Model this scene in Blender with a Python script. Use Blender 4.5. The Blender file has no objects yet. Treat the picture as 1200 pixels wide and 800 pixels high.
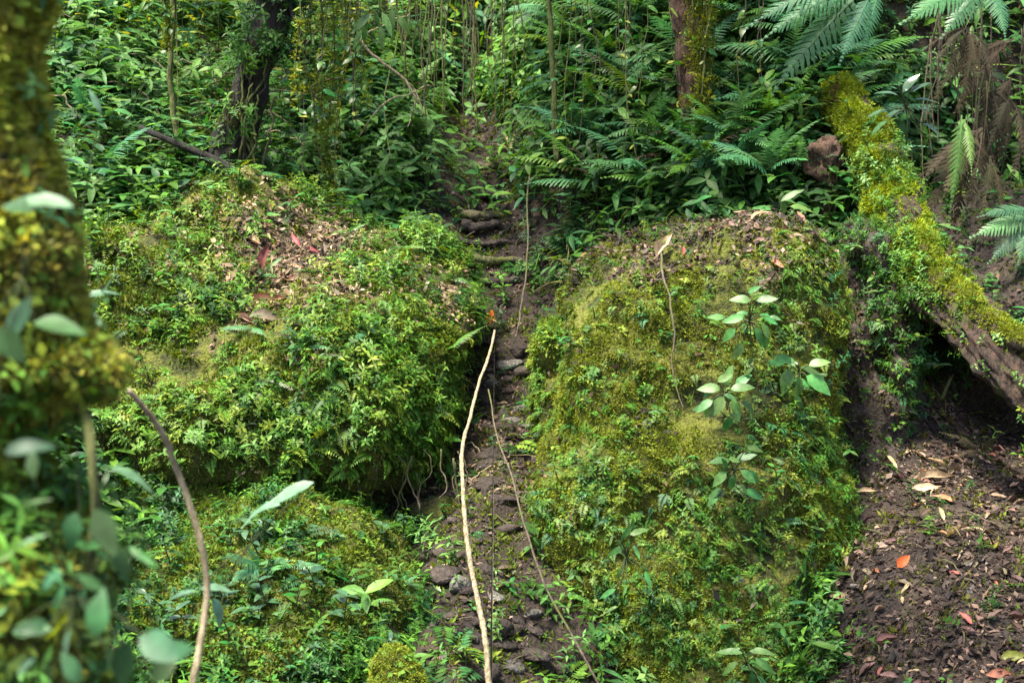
import bpy, math, random
import numpy as np
from mathutils import Vector, Matrix

rng = np.random.default_rng(11)
random.seed(11)
R = math.radians
scene = bpy.context.scene
C = scene.collection

# ------------------------------------------------------------------ camera, sky, sun, exposure
CZ = 1.7                      # camera height
PITCH = R(-4.0)
FPX = 1648.0                  # focal length in pixels of the 1200 px wide photograph
cam_d = bpy.data.cameras.new('camera')
cam_d.sensor_width = 36.0
cam_d.lens = 36.0 * FPX / 1200.0
cam_d.clip_start = 0.05
cam_d.clip_end = 500.0
cam_d.dof.use_dof = True
cam_d.dof.focus_distance = 7.4
cam_d.dof.aperture_fstop = 4.0
cam = bpy.data.objects.new('camera', cam_d)
cam.location = (0, 0, CZ)
cam.rotation_euler = (R(90) + PITCH, 0, 0)
C.objects.link(cam)
scene.camera = cam

SUN_EL, SUN_AZ = 68.0, 228.0          # azimuth measured clockwise from +Y
world = bpy.data.worlds.new('World')
scene.world = world
world.use_nodes = True
wn = world.node_tree.nodes
sky = wn.new('ShaderNodeTexSky')
sky.sky_type = 'NISHITA'
sky.sun_disc = False
sky.sun_elevation = R(SUN_EL)
sky.sun_rotation = R(SUN_AZ)
sky.dust_density = 3.0
world.node_tree.links.new(sky.outputs[0], wn['Background'].inputs[0])
wn['Background'].inputs[1].default_value = 0.115

sun_d = bpy.data.lights.new('sun', 'SUN')
sun_d.energy = 5.0
sun_d.angle = R(13.0)
sun_d.color = (1.0, 0.93, 0.78)
sun = bpy.data.objects.new('sun', sun_d)
sv = Vector((math.sin(R(SUN_AZ)) * math.cos(R(SUN_EL)), math.cos(R(SUN_AZ)) * math.cos(R(SUN_EL)), math.sin(R(SUN_EL))))
sun.rotation_euler = sv.to_track_quat('Z', 'Y').to_euler()
sun.location = sv * 30
C.objects.link(sun)

scene.view_settings.view_transform = 'Standard'
scene.view_settings.look = 'None'
scene.view_settings.exposure = 1.88
scene.view_settings.gamma = 1.0
scene.cycles.max_bounces = 5
scene.cycles.diffuse_bounces = 3
scene.cycles.glossy_bounces = 2
scene.cycles.transmission_bounces = 3

# ------------------------------------------------------------------ helpers
_ca, _sa = math.cos(PITCH), math.sin(PITCH)
def P(px, py, Y):
    """World point at distance Y along the ground axis that the photograph shows near (px, py)."""
    dx, dy = (px - 600) / FPX, (400 - py) / FPX
    vy, vz = _ca - _sa * dy, _sa + _ca * dy
    t = Y / vy
    return Vector((t * dx, Y, CZ + t * vz))
def proj(A):
    A = np.asarray(A, float).reshape(-1, 3)
    z = A[:, 2] - CZ
    d = A[:, 1] * _ca + z * _sa
    u = -A[:, 1] * _sa + z * _ca
    d = np.where(d < 0.05, 0.05, d)
    return 600 + FPX * A[:, 0] / d, 400 - FPX * u / d, d

def vnoise(A, scale, seed=0):
    """value noise in 3-D, range -1..1"""
    A = np.asarray(A, float) * scale + seed * 17.31
    i = np.floor(A).astype(np.int64); f = A - i
    f = f * f * (3 - 2 * f)
    def h(x, y, z):
        n = (x * 374761393 + y * 668265263 + z * 2147483647 + seed * 974711) & 0xFFFFFFFF
        n = ((n ^ (n >> 13)) * 1274126177) & 0xFFFFFFFF
        n = n ^ (n >> 16)
        return (n & 0xFFFF) / 32767.5 - 1.0
    x, y, z = i[:, 0], i[:, 1], i[:, 2]
    fx, fy, fz = f[:, 0], f[:, 1], f[:, 2]
    c00 = h(x, y, z) * (1 - fx) + h(x + 1, y, z) * fx
    c10 = h(x, y + 1, z) * (1 - fx) + h(x + 1, y + 1, z) * fx
    c01 = h(x, y, z + 1) * (1 - fx) + h(x + 1, y, z + 1) * fx
    c11 = h(x, y + 1, z + 1) * (1 - fx) + h(x + 1, y + 1, z + 1) * fx
    return (c00 * (1 - fy) + c10 * fy) * (1 - fz) + (c01 * (1 - fy) + c11 * fy) * fz
def fbm(A, scale, octs=4, seed=0):
    s, a, t = 0, 1.0, 0
    for o in range(octs):
        s = s + a * vnoise(A, scale * 2 ** o, seed + o); t += a; a *= 0.5
    return s / t

def norm(a):
    return a / np.maximum(np.linalg.norm(a, axis=-1, keepdims=True), 1e-9)

def mesh_np(name, V, F, mat=None, col=None, smooth=False):
    """one mesh datablock from numpy: V (n,3), F (m,3 or 4)"""
    V = np.asarray(V, np.float32); F = np.asarray(F, np.int32)
    me = bpy.data.meshes.new(name)
    m, k = F.shape
    me.vertices.add(len(V)); me.vertices.foreach_set('co', V.ravel())
    me.loops.add(m * k); me.loops.foreach_set('vertex_index', F.ravel())
    me.polygons.add(m); me.polygons.foreach_set('loop_start', np.arange(0, m * k, k, dtype=np.int32))
    me.polygons.foreach_set('loop_total', np.full(m, k, np.int32))
    if smooth: me.polygons.foreach_set('use_smooth', np.ones(m, bool))
    if col is not None:
        at = me.color_attributes.new('Col', 'FLOAT_COLOR', 'POINT')
        c4 = np.ones((len(V), 4), np.float32); c4[:, :3] = col
        at.data.foreach_set('color', c4.ravel())
    me.update(calc_edges=True)
    if mat: me.materials.append(mat)
    return me
def link(name, data, parent=None, mtx=None):
    o = bpy.data.objects.new(name, data)
    C.objects.link(o)
    if parent is not None: o.parent = parent
    if mtx is not None: o.matrix_basis = mtx
    return o
def tag(o, label, cat=None, group=None, kind=None):
    o['label'] = label
    if cat: o['category'] = cat
    if group: o['group'] = group
    if kind: o['kind'] = kind
    return o
def structure(o):
    o['kind'] = 'structure'; return o

# ------------------------------------------------------------------ materials
def newmat(name):
    m = bpy.data.materials.new(name); m.use_nodes = True
    nt = m.node_tree
    return m, nt, nt.nodes, nt.links, nt.nodes['Principled BSDF']
def rgb(c): return (c[0], c[1], c[2], 1.0)

def leaf_material(name, color=None, rough=0.45, trans=0.3, var=0.35, spec=0.5, dry=False):
    """color None: reads the per-leaf colour stored in the mesh; else one colour varied per object"""
    m, nt, n, l, b = newmat(name)
    if color is None:
        a = n.new('ShaderNodeAttribute'); a.attribute_name = 'Col'
        src = a.outputs['Color']
    else:
        oi = n.new('ShaderNodeObjectInfo')
        hs = n.new('ShaderNodeHueSaturation')
        hs.inputs['Color'].default_value = rgb(color)
        mr = n.new('ShaderNodeMapRange'); mr.inputs['To Min'].default_value = 1 - var; mr.inputs['To Max'].default_value = 1 + var
        l.new(oi.outputs['Random'], mr.inputs['Value']); l.new(mr.outputs[0], hs.inputs['Value'])
        wn_ = n.new('ShaderNodeTexWhiteNoise'); wn_.noise_dimensions = '1D'
        l.new(oi.outputs['Random'], wn_.inputs['W'])
        mh = n.new('ShaderNodeMapRange'); mh.inputs['To Min'].default_value = 0.5 - 0.09 * var; mh.inputs['To Max'].default_value = 0.5 + 0.09 * var
        l.new(wn_.outputs['Value'], mh.inputs['Value']); l.new(mh.outputs[0], hs.inputs['Hue'])
        src = hs.outputs['Color']
    g = n.new('ShaderNodeNewGeometry')
    ns = n.new('ShaderNodeTexNoise'); ns.inputs['Scale'].default_value = 45.0; ns.inputs['Detail'].default_value = 3.0
    l.new(g.outputs['Position'], ns.inputs['Vector'])
    mv = n.new('ShaderNodeMapRange'); mv.inputs['From Min'].default_value = 0.3; mv.inputs['From Max'].default_value = 0.7
    mv.inputs['To Min'].default_value = 0.72; mv.inputs['To Max'].default_value = 1.25
    l.new(ns.outputs['Fac'], mv.inputs['Value'])
    h2 = n.new('ShaderNodeHueSaturation'); l.new(src, h2.inputs['Color']); l.new(mv.outputs[0], h2.inputs['Value'])
    l.new(h2.outputs[0], b.inputs['Base Color'])
    b.inputs['Roughness'].default_value = rough
    b.inputs['Specular IOR Level'].default_value = spec
    if trans > 0:
        t = n.new('ShaderNodeBsdfTranslucent')
        h3 = n.new('ShaderNodeHueSaturation'); h3.inputs['Hue'].default_value = 0.48 if not dry else 0.5
        h3.inputs['Saturation'].default_value = 1.1; h3.inputs['Value'].default_value = 1.5
        l.new(h2.outputs[0], h3.inputs['Color']); l.new(h3.outputs[0], t.inputs['Color'])
        mx = n.new('ShaderNodeMixShader'); mx.inputs[0].default_value = trans
        l.new(b.outputs[0], mx.inputs[1]); l.new(t.outputs[0], mx.inputs[2])
        l.new(mx.outputs[0], n['Material Output'].inputs['Surface'])
    return m

def ground_material(name, stops, scale=3.0, rough=0.9, bump=0.5, fine=40.0):
    m, nt, n, l, b = newmat(name)
    g = n.new('ShaderNodeNewGeometry')
    n1 = n.new('ShaderNodeTexNoise'); n1.inputs['Scale'].default_value = scale; n1.inputs['Detail'].default_value = 9.0; n1.inputs['Roughness'].default_value = 0.68
    l.new(g.outputs['Position'], n1.inputs['Vector'])
    cr = n.new('ShaderNodeValToRGB')
    el = cr.color_ramp.elements
    while len(el) < len(stops): el.new(0.5)
    for e, (p, c) in zip(el, stops): e.position = p; e.color = rgb(c)
    l.new(n1.outputs['Fac'], cr.inputs['Fac'])
    n2 = n.new('ShaderNodeTexNoise'); n2.inputs['Scale'].default_value = fine; n2.inputs['Detail'].default_value = 6.0
    l.new(g.outputs['Position'], n2.inputs['Vector'])
    mv = n.new('ShaderNodeMapRange'); mv.inputs['From Min'].default_value = 0.3; mv.inputs['From Max'].default_value = 0.7
    mv.inputs['To Min'].default_value = 0.55; mv.inputs['To Max'].default_value = 1.4
    l.new(n2.outputs['Fac'], mv.inputs['Value'])
    h = n.new('ShaderNodeHueSaturation'); l.new(cr.outputs[0], h.inputs['Color']); l.new(mv.outputs[0], h.inputs['Value'])
    l.new(h.outputs[0], b.inputs['Base Color'])
    b.inputs['Roughness'].default_value = rough
    b.inputs['Specular IOR Level'].default_value = 0.3
    bp = n.new('ShaderNodeBump'); bp.inputs['Strength'].default_value = bump; bp.inputs['Distance'].default_value = 0.03
    ad = n.new('ShaderNodeMath'); ad.operation = 'ADD'
    l.new(n1.outputs['Fac'], ad.inputs[0]); l.new(n2.outputs['Fac'], ad.inputs[1]); l.new(ad.outputs[0], bp.inputs['Height'])
    l.new(bp.outputs[0], b.inputs['Normal'])
    return m

def bark_material(name, dark, light, moss=None, moss_lo=0.5):
    m, nt, n, l, b = newmat(name)
    tc = n.new('ShaderNodeTexCoord')
    mp = n.new('ShaderNodeMapping'); mp.inputs['Scale'].default_value = (34, 34, 9)
    l.new(tc.outputs['Object'], mp.inputs['Vector'])
    n1 = n.new('ShaderNodeTexNoise'); n1.inputs['Scale'].default_value = 1.6; n1.inputs['Detail'].default_value = 9.0; n1.inputs['Roughness'].default_value = 0.7
    l.new(mp.outputs[0], n1.inputs['Vector'])
    cr = n.new('ShaderNodeValToRGB'); e = cr.color_ramp.elements
    e[0].position = 0.40; e[0].color = rgb(dark); e[1].position = 0.64; e[1].color = rgb(light)
    l.new(n1.outputs['Fac'], cr.inputs['Fac'])
    out = cr.outputs[0]
    if moss:
        n2 = n.new('ShaderNodeTexNoise'); n2.inputs['Scale'].default_value = 5.0; n2.inputs['Detail'].default_value = 6.0
        l.new(tc.outputs['Object'], n2.inputs['Vector'])
        mr = n.new('ShaderNodeMapRange'); mr.inputs['From Min'].default_value = moss_lo - 0.06; mr.inputs['From Max'].default_value = moss_lo + 0.08
        l.new(n2.outputs['Fac'], mr.inputs['Value'])
        mx = n.new('ShaderNodeMix'); mx.data_type = 'RGBA'
        l.new(mr.outputs[0], mx.inputs['Factor']); l.new(out, mx.inputs['A']); mx.inputs['B'].default_value = rgb(moss)
        out = mx.outputs['Result']
    l.new(out, b.inputs['Base Color'])
    b.inputs['Roughness'].default_value = 0.85
    bp = n.new('ShaderNodeBump'); bp.inputs['Strength'].default_value = 1.0; bp.inputs['Distance'].default_value = 0.03
    l.new(n1.outputs['Fac'], bp.inputs['Height']); l.new(bp.outputs[0], b.inputs['Normal'])
    return m

M_soil = ground_material('forest_soil', [(0.3, (0.010, 0.007, 0.006)), (0.5, (0.024, 0.017, 0.013)), (0.60, (0.042, 0.032, 0.022)), (0.70, (0.04, 0.044, 0.014))], 2.2, 0.92, 0.8)
M_mossrock = ground_material('moss_bed', [(0.3, (0.014, 0.013, 0.008)), (0.45, (0.045, 0.052, 0.010)), (0.58, (0.105, 0.115, 0.016)), (0.72, (0.05, 0.04, 0.022))], 4.5, 0.95, 0.9, 70)
M_rock = ground_material('wet_stone', [(0.3, (0.03, 0.028, 0.024)), (0.5, (0.085, 0.078, 0.066)), (0.68, (0.17, 0.16, 0.145)), (0.8, (0.07, 0.08, 0.025))], 7.0, 0.6, 0.7, 60)
M_clay = ground_material('bare_clay', [(0.3, (0.014, 0.010, 0.008)), (0.5, (0.036, 0.027, 0.022)), (0.7, (0.085, 0.066, 0.056))], 4.0, 0.85, 0.9, 45)
M_bark_dark = bark_material('dark_bark', (0.004, 0.003, 0.003), (0.03, 0.021, 0.015), (0.03, 0.035, 0.01), 0.62)
M_bark_moss = bark_material('mossy_bark', (0.012, 0.009, 0.006), (0.07, 0.05, 0.03), (0.09, 0.09, 0.015), 0.5)
M_bark_log = bark_material('log_bark', (0.005, 0.003, 0.002), (0.085, 0.046, 0.028), (0.06, 0.07, 0.012), 0.60)
M_bark_red = bark_material('red_brown_wood', (0.03, 0.016, 0.010), (0.16, 0.085, 0.05))
M_stick = bark_material('pale_stick', (0.20, 0.16, 0.09), (0.52, 0.43, 0.27))
M_twig = bark_material('brown_twig', (0.05, 0.035, 0.022), (0.20, 0.15, 0.10))
M_root = bark_material('grey_root', (0.06, 0.045, 0.03), (0.20, 0.16, 0.10), (0.10, 0.11, 0.02), 0.55)
M_vine = bark_material('green_vine', (0.05, 0.06, 0.012), (0.17, 0.19, 0.04))
M_stem = bark_material('plant_stem', (0.03, 0.05, 0.012), (0.10, 0.14, 0.03))

M_leafcol = leaf_material('small_leaves', None, 0.5, 0.32, spec=0.22)
M_mosscol = leaf_material('moss_tufts', None, 0.8, 0.25, spec=0.2)
M_drycol = leaf_material('dry_leaves', None, 0.7, 0.12, spec=0.3, dry=True)
M_herb = leaf_material('herb_leaf', (0.042, 0.125, 0.018), 0.38, 0.3, 0.5, 0.5)
M_herb_pale = leaf_material('pale_herb_leaf', (0.066, 0.165, 0.04), 0.45, 0.28, 0.4, 0.35)
M_gloss = leaf_material('glossy_leaf', (0.035, 0.085, 0.035), 0.22, 0.15, 0.3, 0.7)
M_fern = leaf_material('fern_green', (0.056, 0.170, 0.060), 0.45, 0.28, 0.4, 0.4)
M_fern_lite = leaf_material('fern_bright', (0.075, 0.18, 0.025), 0.42, 0.3, 0.3)
M_fern_dead = leaf_material('fern_dead', (0.036, 0.029, 0.014), 0.75, 0.15, 0.4, 0.2, True)
M_fore = leaf_material('broad_leaf', (0.028, 0.088, 0.028), 0.5, 0.3, 0.5, 0.25)
M_fore_pale = leaf_material('broad_leaf_pale', (0.09, 0.18, 0.10), 0.45, 0.2, 0.3, 0.35)
M_yel = leaf_material('yellow_green_leaf', (0.22, 0.26, 0.03), 0.45, 0.35, 0.3)
M_dry = leaf_material('fallen_leaf_brown', (0.11, 0.072, 0.05), 0.62, 0.1, 0.6, 0.35, True)
M_dry_pale = leaf_material('fallen_leaf_pale', (0.36, 0.25, 0.15), 0.65, 0.1, 0.3, 0.35, True)
M_dry_orange = leaf_material('fallen_leaf_orange', (0.50, 0.13, 0.025), 0.55, 0.15, 0.2, 0.35, True)
M_dry_red = leaf_material('fallen_leaf_red', (0.22, 0.075, 0.05), 0.6, 0.1, 0.4, 0.35, True)

# ------------------------------------------------------------------ shape makers
def tube_np(pts, rad, sides=8, rough=0.0, seed=0, cap=True, bark=0.0):
    """tapered tube along points; pts list of Vector, rad list"""
    pts = np.array([tuple(p) for p in pts], float); rad = np.asarray(rad, float)
    n = len(pts)
    tg = norm(np.gradient(pts, axis=0))
    ref = np.array([0.13, -0.9, 0.31]); ref = ref / np.linalg.norm(ref)
    V = []
    for i in range(n):
        a = np.cross(tg[i], ref); a /= max(np.linalg.norm(a), 1e-6); b = np.cross(tg[i], a)
        th = np.linspace(0, 2 * np.pi, sides, endpoint=False)
        V.append(pts[i] + rad[i] * (np.cos(th)[:, None] * a + np.sin(th)[:, None] * b))
    V = np.concatenate(V)
    if rough > 0:
        cen = np.repeat(pts, sides, 0); rr = np.repeat(rad, sides)[:, None]
        d = norm(V - cen)
        V = V + d * rr * rough * (fbm(V, 0.9 / max(rad.mean(), 1e-3), 3, seed)[:, None])
    if bark > 0:                                           # furrows running along the trunk
        sl = np.concatenate([[0], np.cumsum(np.linalg.norm(np.diff(pts, axis=0), axis=1))]); tt_ = np.tile(np.linspace(0, 2 * np.pi, sides, endpoint=False), n)
        B = np.stack([np.cos(tt_) * 3.2, np.sin(tt_) * 3.2, np.repeat(sl, sides) * 2.6], -1)
        V = V + norm(V - np.repeat(pts, sides, 0)) * (bark * (1.1 - 3.2 * np.minimum(np.abs(fbm(B, 1.0, 3, seed + 9)), .34)) + bark * .35 * fbm(B, 5.0, 2, seed + 12))[:, None]
    F = []
    for i in range(n - 1):
        for j in range(sides):
            k = (j + 1) % sides
            F.append((i * sides + j, i * sides + k, (i + 1) * sides + k, (i + 1) * sides + j))
    if cap:
        V = np.concatenate([V, pts[:1] - tg[:1] * rad[0] * .3, pts[-1:] + tg[-1:] * rad[-1] * .3]); c0 = n * sides; c1 = c0 + 1
        for j in range(0, sides, 2):
            F.append((c0, (j + 2) % sides, j + 1, j))
            F.append((c1, (n - 1) * sides + j, (n - 1) * sides + j + 1, (n - 1) * sides + (j + 2) % sides))
    return V, np.array(F)
def smooth_path(ctrl, n=24, wob=0.0, seed=0):
    ctrl = [Vector(c) for c in ctrl]
    m = len(ctrl)
    out = []
    for i in range(n):
        t = i / (n - 1) * (m - 1); k = min(int(t), m - 2); f = t - k
        p0 = ctrl[max(k - 1, 0)]; p1 = ctrl[k]; p2 = ctrl[k + 1]; p3 = ctrl[min(k + 2, m - 1)]
        out.append(0.5 * ((2 * p1) + (p2 - p0) * f + (2 * p0 - 5 * p1 + 4 * p2 - p3) * f * f + (3 * p1 - p0 - 3 * p2 + p3) * f ** 3))
    if wob:
        A = np.array([tuple(p) for p in out]); ln = np.linalg.norm(A[-1] - A[0])
        for ax in range(3):
            A[:, ax] += wob * fbm(A + ax * 31.7, 6.0 / max(ln, .2), 3, seed + ax)
        out = [Vector(a) for a in A]
    return out
def tube_obj(name, ctrl, r0, r1, mat, n=24, sides=8, wob=0.0, rough=0.0, seed=0, parent=None, rmid=None):
    p = smooth_path(ctrl, n, wob, seed)
    t = np.linspace(0, 1, n)
    rad = r0 + (r1 - r0) * t if rmid is None else np.interp(t, np.linspace(0, 1, len(rmid)), rmid)
    V, F = tube_np(p, rad, sides, rough, seed)
    base = V.mean(0) * 0 + np.array(tuple(ctrl[0]))
    if parent is not None: base = base * 0
    me = mesh_np(name, V - base, F, mat, smooth=True)
    return link(name, me, parent, Matrix.Translation(Vector(base)))

def loft(rows, exp=2.6, nr=70, ns=96, amp=0.07, nscale=1.8, seed=0, octs=5):
    """boulder body from silhouette rows (py, x_left, x_right, Y_front, depth)"""
    L = []
    for (py, xl, xr, yf, dp) in rows:
        ye = yf + dp * 0.3
        a, b, m = P(xl, py, ye), P(xr, py, ye), P((xl + xr) / 2, py, yf)
        L.append((m.z, (a.x + b.x) / 2, (b.x - a.x) / 2, yf + dp / 2, dp / 2))
    L = np.array(L)
    t = np.linspace(0, len(L) - 1, nr); k = np.minimum(t.astype(int), len(L) - 2); f = t - k
    def g(i): return L[np.clip(i, 0, len(L) - 1)]
    p0, p1, p2, p3 = g(k - 1), g(k), g(k + 1), g(k + 2); f = f[:, None]
    S = 0.5 * (2 * p1 + (p2 - p0) * f + (2 * p0 - 5 * p1 + 4 * p2 - p3) * f ** 2 + (3 * p1 - p0 - 3 * p2 + p3) * f ** 3)
    th = np.linspace(0, 2 * np.pi, ns, endpoint=False)
    cx = np.sign(np.cos(th)) * np.abs(np.cos(th)) ** (2 / exp); cy = np.sign(np.sin(th)) * np.abs(np.sin(th)) ** (2 / exp)
    V = np.zeros((nr, ns, 3))
    V[..., 0] = S[:, 1:2] + np.maximum(S[:, 2:3], .004) * cx; V[..., 1] = S[:, 3:4] + np.maximum(S[:, 4:5], .004) * cy; V[..., 2] = S[:, 0:1]
    du = np.roll(V, -1, 1) - np.roll(V, 1, 1); dv = np.gradient(V, axis=0)
    N = norm(np.cross(du, dv)); 
    cen = V.mean(axis=1, keepdims=True)
    sgn = np.sign((N * (V - cen)).sum(-1, keepdims=True)); sgn[sgn == 0] = 1
    N = N * np.where(np.median(sgn) < 0, -1, 1)
    A = V.reshape(-1, 3)
    A = A + N.reshape(-1, 3) * (amp * 2.6 * fbm(A, nscale, octs, seed) + amp * 1.1 * (0.35 - np.abs(fbm(A, nscale * 2.6, 3, seed + 40))) + amp * 1.3 * fbm(A, nscale * .55, 2, seed + 80) + amp * .55 * (.4 - np.abs(fbm(A, nscale * 6, 2, seed + 60))) + amp * .25 * fbm(A, nscale * 14, 2, seed + 70))[:, None]
    F = []
    for i in range(nr - 1):
        for j in range(ns):
            q = (j + 1) % ns
            F.append((i * ns + j, (i + 1) * ns + j, (i + 1) * ns + q, i * ns + q))
    n0 = len(A)
    A = np.concatenate([A, A[:ns].mean(0, keepdims=True), A[-ns:].mean(0, keepdims=True)])
    for j in range(0, ns, 2):
        F.append((n0, j, j + 1, (j + 2) % ns)); F.append((n0 + 1, (nr - 1) * ns + (j + 2) % ns, (nr - 1) * ns + j + 1, (nr - 1) * ns + j))
    return A, np.array(F)

def stone_np(seed, sx, sy, sz, nu=14, nv=9, amp=0.22):
    u = np.linspace(0, 2 * np.pi, nu, endpoint=False); v = np.linspace(0.12, np.pi - 0.12, nv)
    U, W = np.meshgrid(u, v)
    A = np.stack([np.cos(U) * np.sin(W), np.sin(U) * np.sin(W), np.cos(W)], -1).reshape(-1, 3)
    A = np.sign(A) * np.abs(A) ** 0.8
    r_ = np.random.default_rng(seed); pn = norm(r_.normal(0, 1, (9, 3)))
    for q, d in zip(pn, r_.uniform(.52, .85, 9)): A = A - np.maximum(A @ q - d, 0)[:, None] * q
    A = A * (1 + amp * .5 * fbm(A, 1.6, 3, seed)[:, None]) * np.array([sx, sy, sz]) * 1.25
    F = [(i * nu + j, i * nu + (j + 1) % nu, (i + 1) * nu + (j + 1) % nu, (i + 1) * nu + j) for i in range(nv - 1) for j in range(nu)]
    n0 = len(A)
    A = np.concatenate([A, A[:nu].mean(0, keepdims=True), A[-nu:].mean(0, keepdims=True)])
    for j in range(0, nu, 2):
        F.append((n0, (j + 2) % nu, j + 1, j)); F.append((n0 + 1, (nv - 1) * nu + j, (nv - 1) * nu + j + 1, (nv - 1) * nu + (j + 2) % nu))
    return A, np.array(F)

# ------------------------------------------------------------------ sprig prototypes (V, quads, leaf id, shade)
class Proto:
    def __init__(s): s.V, s.F, s.I, s.n = [], [], [], 0
    def add(s, V, F):
        o = len(s.V); s.V += [tuple(v) for v in V]; s.F += [tuple(i + o for i in f) for f in F]; s.I += [s.n] * len(V); s.n += 1
    def leaf(s, base, d, up, ln, w, fold=0.18, droop=0.15):
        base = np.array(base, float); d = np.array(d, float); d /= np.linalg.norm(d)
        up = np.array(up, float); side = np.cross(d, up); side /= max(np.linalg.norm(side), 1e-6); up = np.cross(side, d)
        m = base + d * ln * .45
        s.add([base, m + side * w / 2 + up * fold * w, base + d * ln - up * droop * ln, m - side * w / 2 + up * fold * w, m], [(0, 4, 2, 1), (0, 3, 2, 4)])
    def bigleaf(s, base, d, up, ln, w, fold=0.15, droop=0.25):
        base = np.array(base, float); d = np.array(d, float); d /= np.linalg.norm(d)
        up = np.array(up, float); side = np.cross(d, up); side /= max(np.linalg.norm(side), 1e-6); up = np.cross(side, d)
        V = [base]
        for t, k in ((.22, .75), (.5, 1.0), (.78, .62)):
            c = base + d * ln * t - up * droop * ln * t * t
            V += [c + side * w * k / 2 + up * fold * w * k, c, c - side * w * k / 2 + up * fold * w * k]
        V.append(base + d * ln * .98 - up * droop * ln)
        s.add([V[0] - side * w * .06, V[0], V[0] + side * w * .06] + V[1:4][::-1] + V[4:7][::-1] + V[7:10][::-1] + [V[10] - side * w * .04, V[10], V[10] + side * w * .04],
              [q for r in range(4) for q in ((3 * r, 3 * r + 3, 3 * r + 4, 3 * r + 1), (3 * r + 1, 3 * r + 4, 3 * r + 5, 3 * r + 2))])
    def blade(s, base, d, up, ln, w):
        base = np.array(base, float); d = np.array(d, float); d /= np.linalg.norm(d)
        side = np.cross(d, np.array(up, float)); side /= max(np.linalg.norm(side), 1e-6)
        m = base + d * ln * .5
        s.add([base, m + side * w / 2, base + d * ln, m - side * w / 2], [(0, 3, 2, 1)])
    def done(s):
        s.V = np.array(s.V, np.float32); s.F = np.array(s.F, np.int32); s.I = np.array(s.I); return s
rr = random.Random(3)
def sprig_herb(npairs=4, ln=0.042, w=0.016, h=0.10):
    p = Proto()
    bx, by = rr.uniform(-.04, .04), rr.uniform(-.04, .04)
    for i in range(npairs + 1):
        t = (i + .6) / (npairs + .6); z = h * t; c = np.array([bx * t * t, by * t * t, z])
        a0 = i * 1.45 + rr.uniform(-.4, .4)
        k = (1.0 - 0.45 * abs(t - .55))
        for a in ([a0, a0 + math.pi] if i < npairs else [a0, a0 + 2.1, a0 + 4.2]):
            a += rr.uniform(-.35, .35); el = rr.uniform(-.1, .45)
            d = (math.cos(a) * math.cos(el), math.sin(a) * math.cos(el), math.sin(el))
            p.leaf(c, d, (0, 0, 1), ln * k * rr.uniform(.75, 1.2), w * k * rr.uniform(.8, 1.2), .12, rr.uniform(.05, .35))
    p.add([(-.0015, 0, -.02), (.0015, 0, -.02), (bx + .001, by, h), (bx - .001, by, h)], [(0, 1, 2, 3)])
    return p.done()
def sprig_broad(npairs=3, ln=0.12, w=0.05, h=0.22):
    p = Proto()
    bx, by = rr.uniform(-.09, .09), rr.uniform(-.09, .09)
    for i in range(npairs + 1):
        t = (i + .7) / (npairs + .7); c = np.array([bx * t * t, by * t * t, h * t]); a0 = i * 1.5 + rr.uniform(-.4, .4)
        for a in ([a0, a0 + math.pi] if i < npairs else [a0, a0 + 2.1, a0 + 4.2]):
            a += rr.uniform(-.4, .4); el = rr.uniform(-.2, .4)
            d = (math.cos(a) * math.cos(el), math.sin(a) * math.cos(el), math.sin(el)); k = rr.uniform(.65, 1.15)
            p.bigleaf(c, d, (rr.uniform(-.2, .2), rr.uniform(-.2, .2), 1), ln * k, w * k * rr.uniform(.85, 1.15), .14, rr.uniform(.1, .45))
    p.add([(-.003, 0, -.03), (.003, 0, -.03), (bx + .002, by, h), (bx - .002, by, h)], [(0, 1, 2, 3)])
    return p.done()
def sprig_selag(n=9, ln=0.10, w=0.036):
    """flat feathery spray arching outwards along +X"""
    p = Proto()
    tw = rr.uniform(-.3, .3)
    for i in range(n):
        t = (i + .7) / n; c = np.array([ln * t, 0, ln * (0.55 * t - 0.6 * t * t)])
        L = w * (1.15 - t) * rr.uniform(.8, 1.15)
        for sgn in (1, -1):
            d = (0.65, sgn, 0.1 + tw * sgn - .3 * t)
            p.blade(c, d, (0, 0, 1), L, L * .36)
    p.blade((ln * .85, 0, ln * .05), (1, 0, -.4), (0, 0, 1), ln * .2, ln * .05)
    return p.done()
def sprig_moss(n=9, h=0.022):
    p = Proto()
    for i in range(n):
        a = rr.uniform(0, 6.28); el = rr.uniform(.25, 1.2); r = rr.uniform(0, .016)
        d = (math.cos(a) * math.cos(el), math.sin(a) * math.cos(el), math.sin(el))
        p.blade((math.cos(a) * r, math.sin(a) * r, -.003), d, (rr.uniform(-1, 1), rr.uniform(-1, 1), .3), h * rr.uniform(.6, 1.3), h * rr.uniform(.22, .42))
    return p.done()
def sprig_grass(n=8):
    p = Proto()
    for i in range(n):
        a = rr.uniform(0, 6.28); L = rr.uniform(.14, .3); e = rr.uniform(.7, 1.25); w = rr.uniform(.005, .009); V = []
        c, s_ = math.cos(a), math.sin(a)
        for k in range(5):
            t = k / 4; h_ = L * t * math.cos(e) * (1 + .5 * t); z = L * (t * math.sin(e) - .75 * t * t); ww = w * (1 - .85 * t)
            V += [(c * h_ - s_ * ww, s_ * h_ + c * ww, z), (c * h_ + s_ * ww, s_ * h_ - c * ww, z)]
        p.add(V, [(2 * k, 2 * k + 1, 2 * k + 3, 2 * k + 2) for k in range(4)])
    return p.done()
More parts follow.
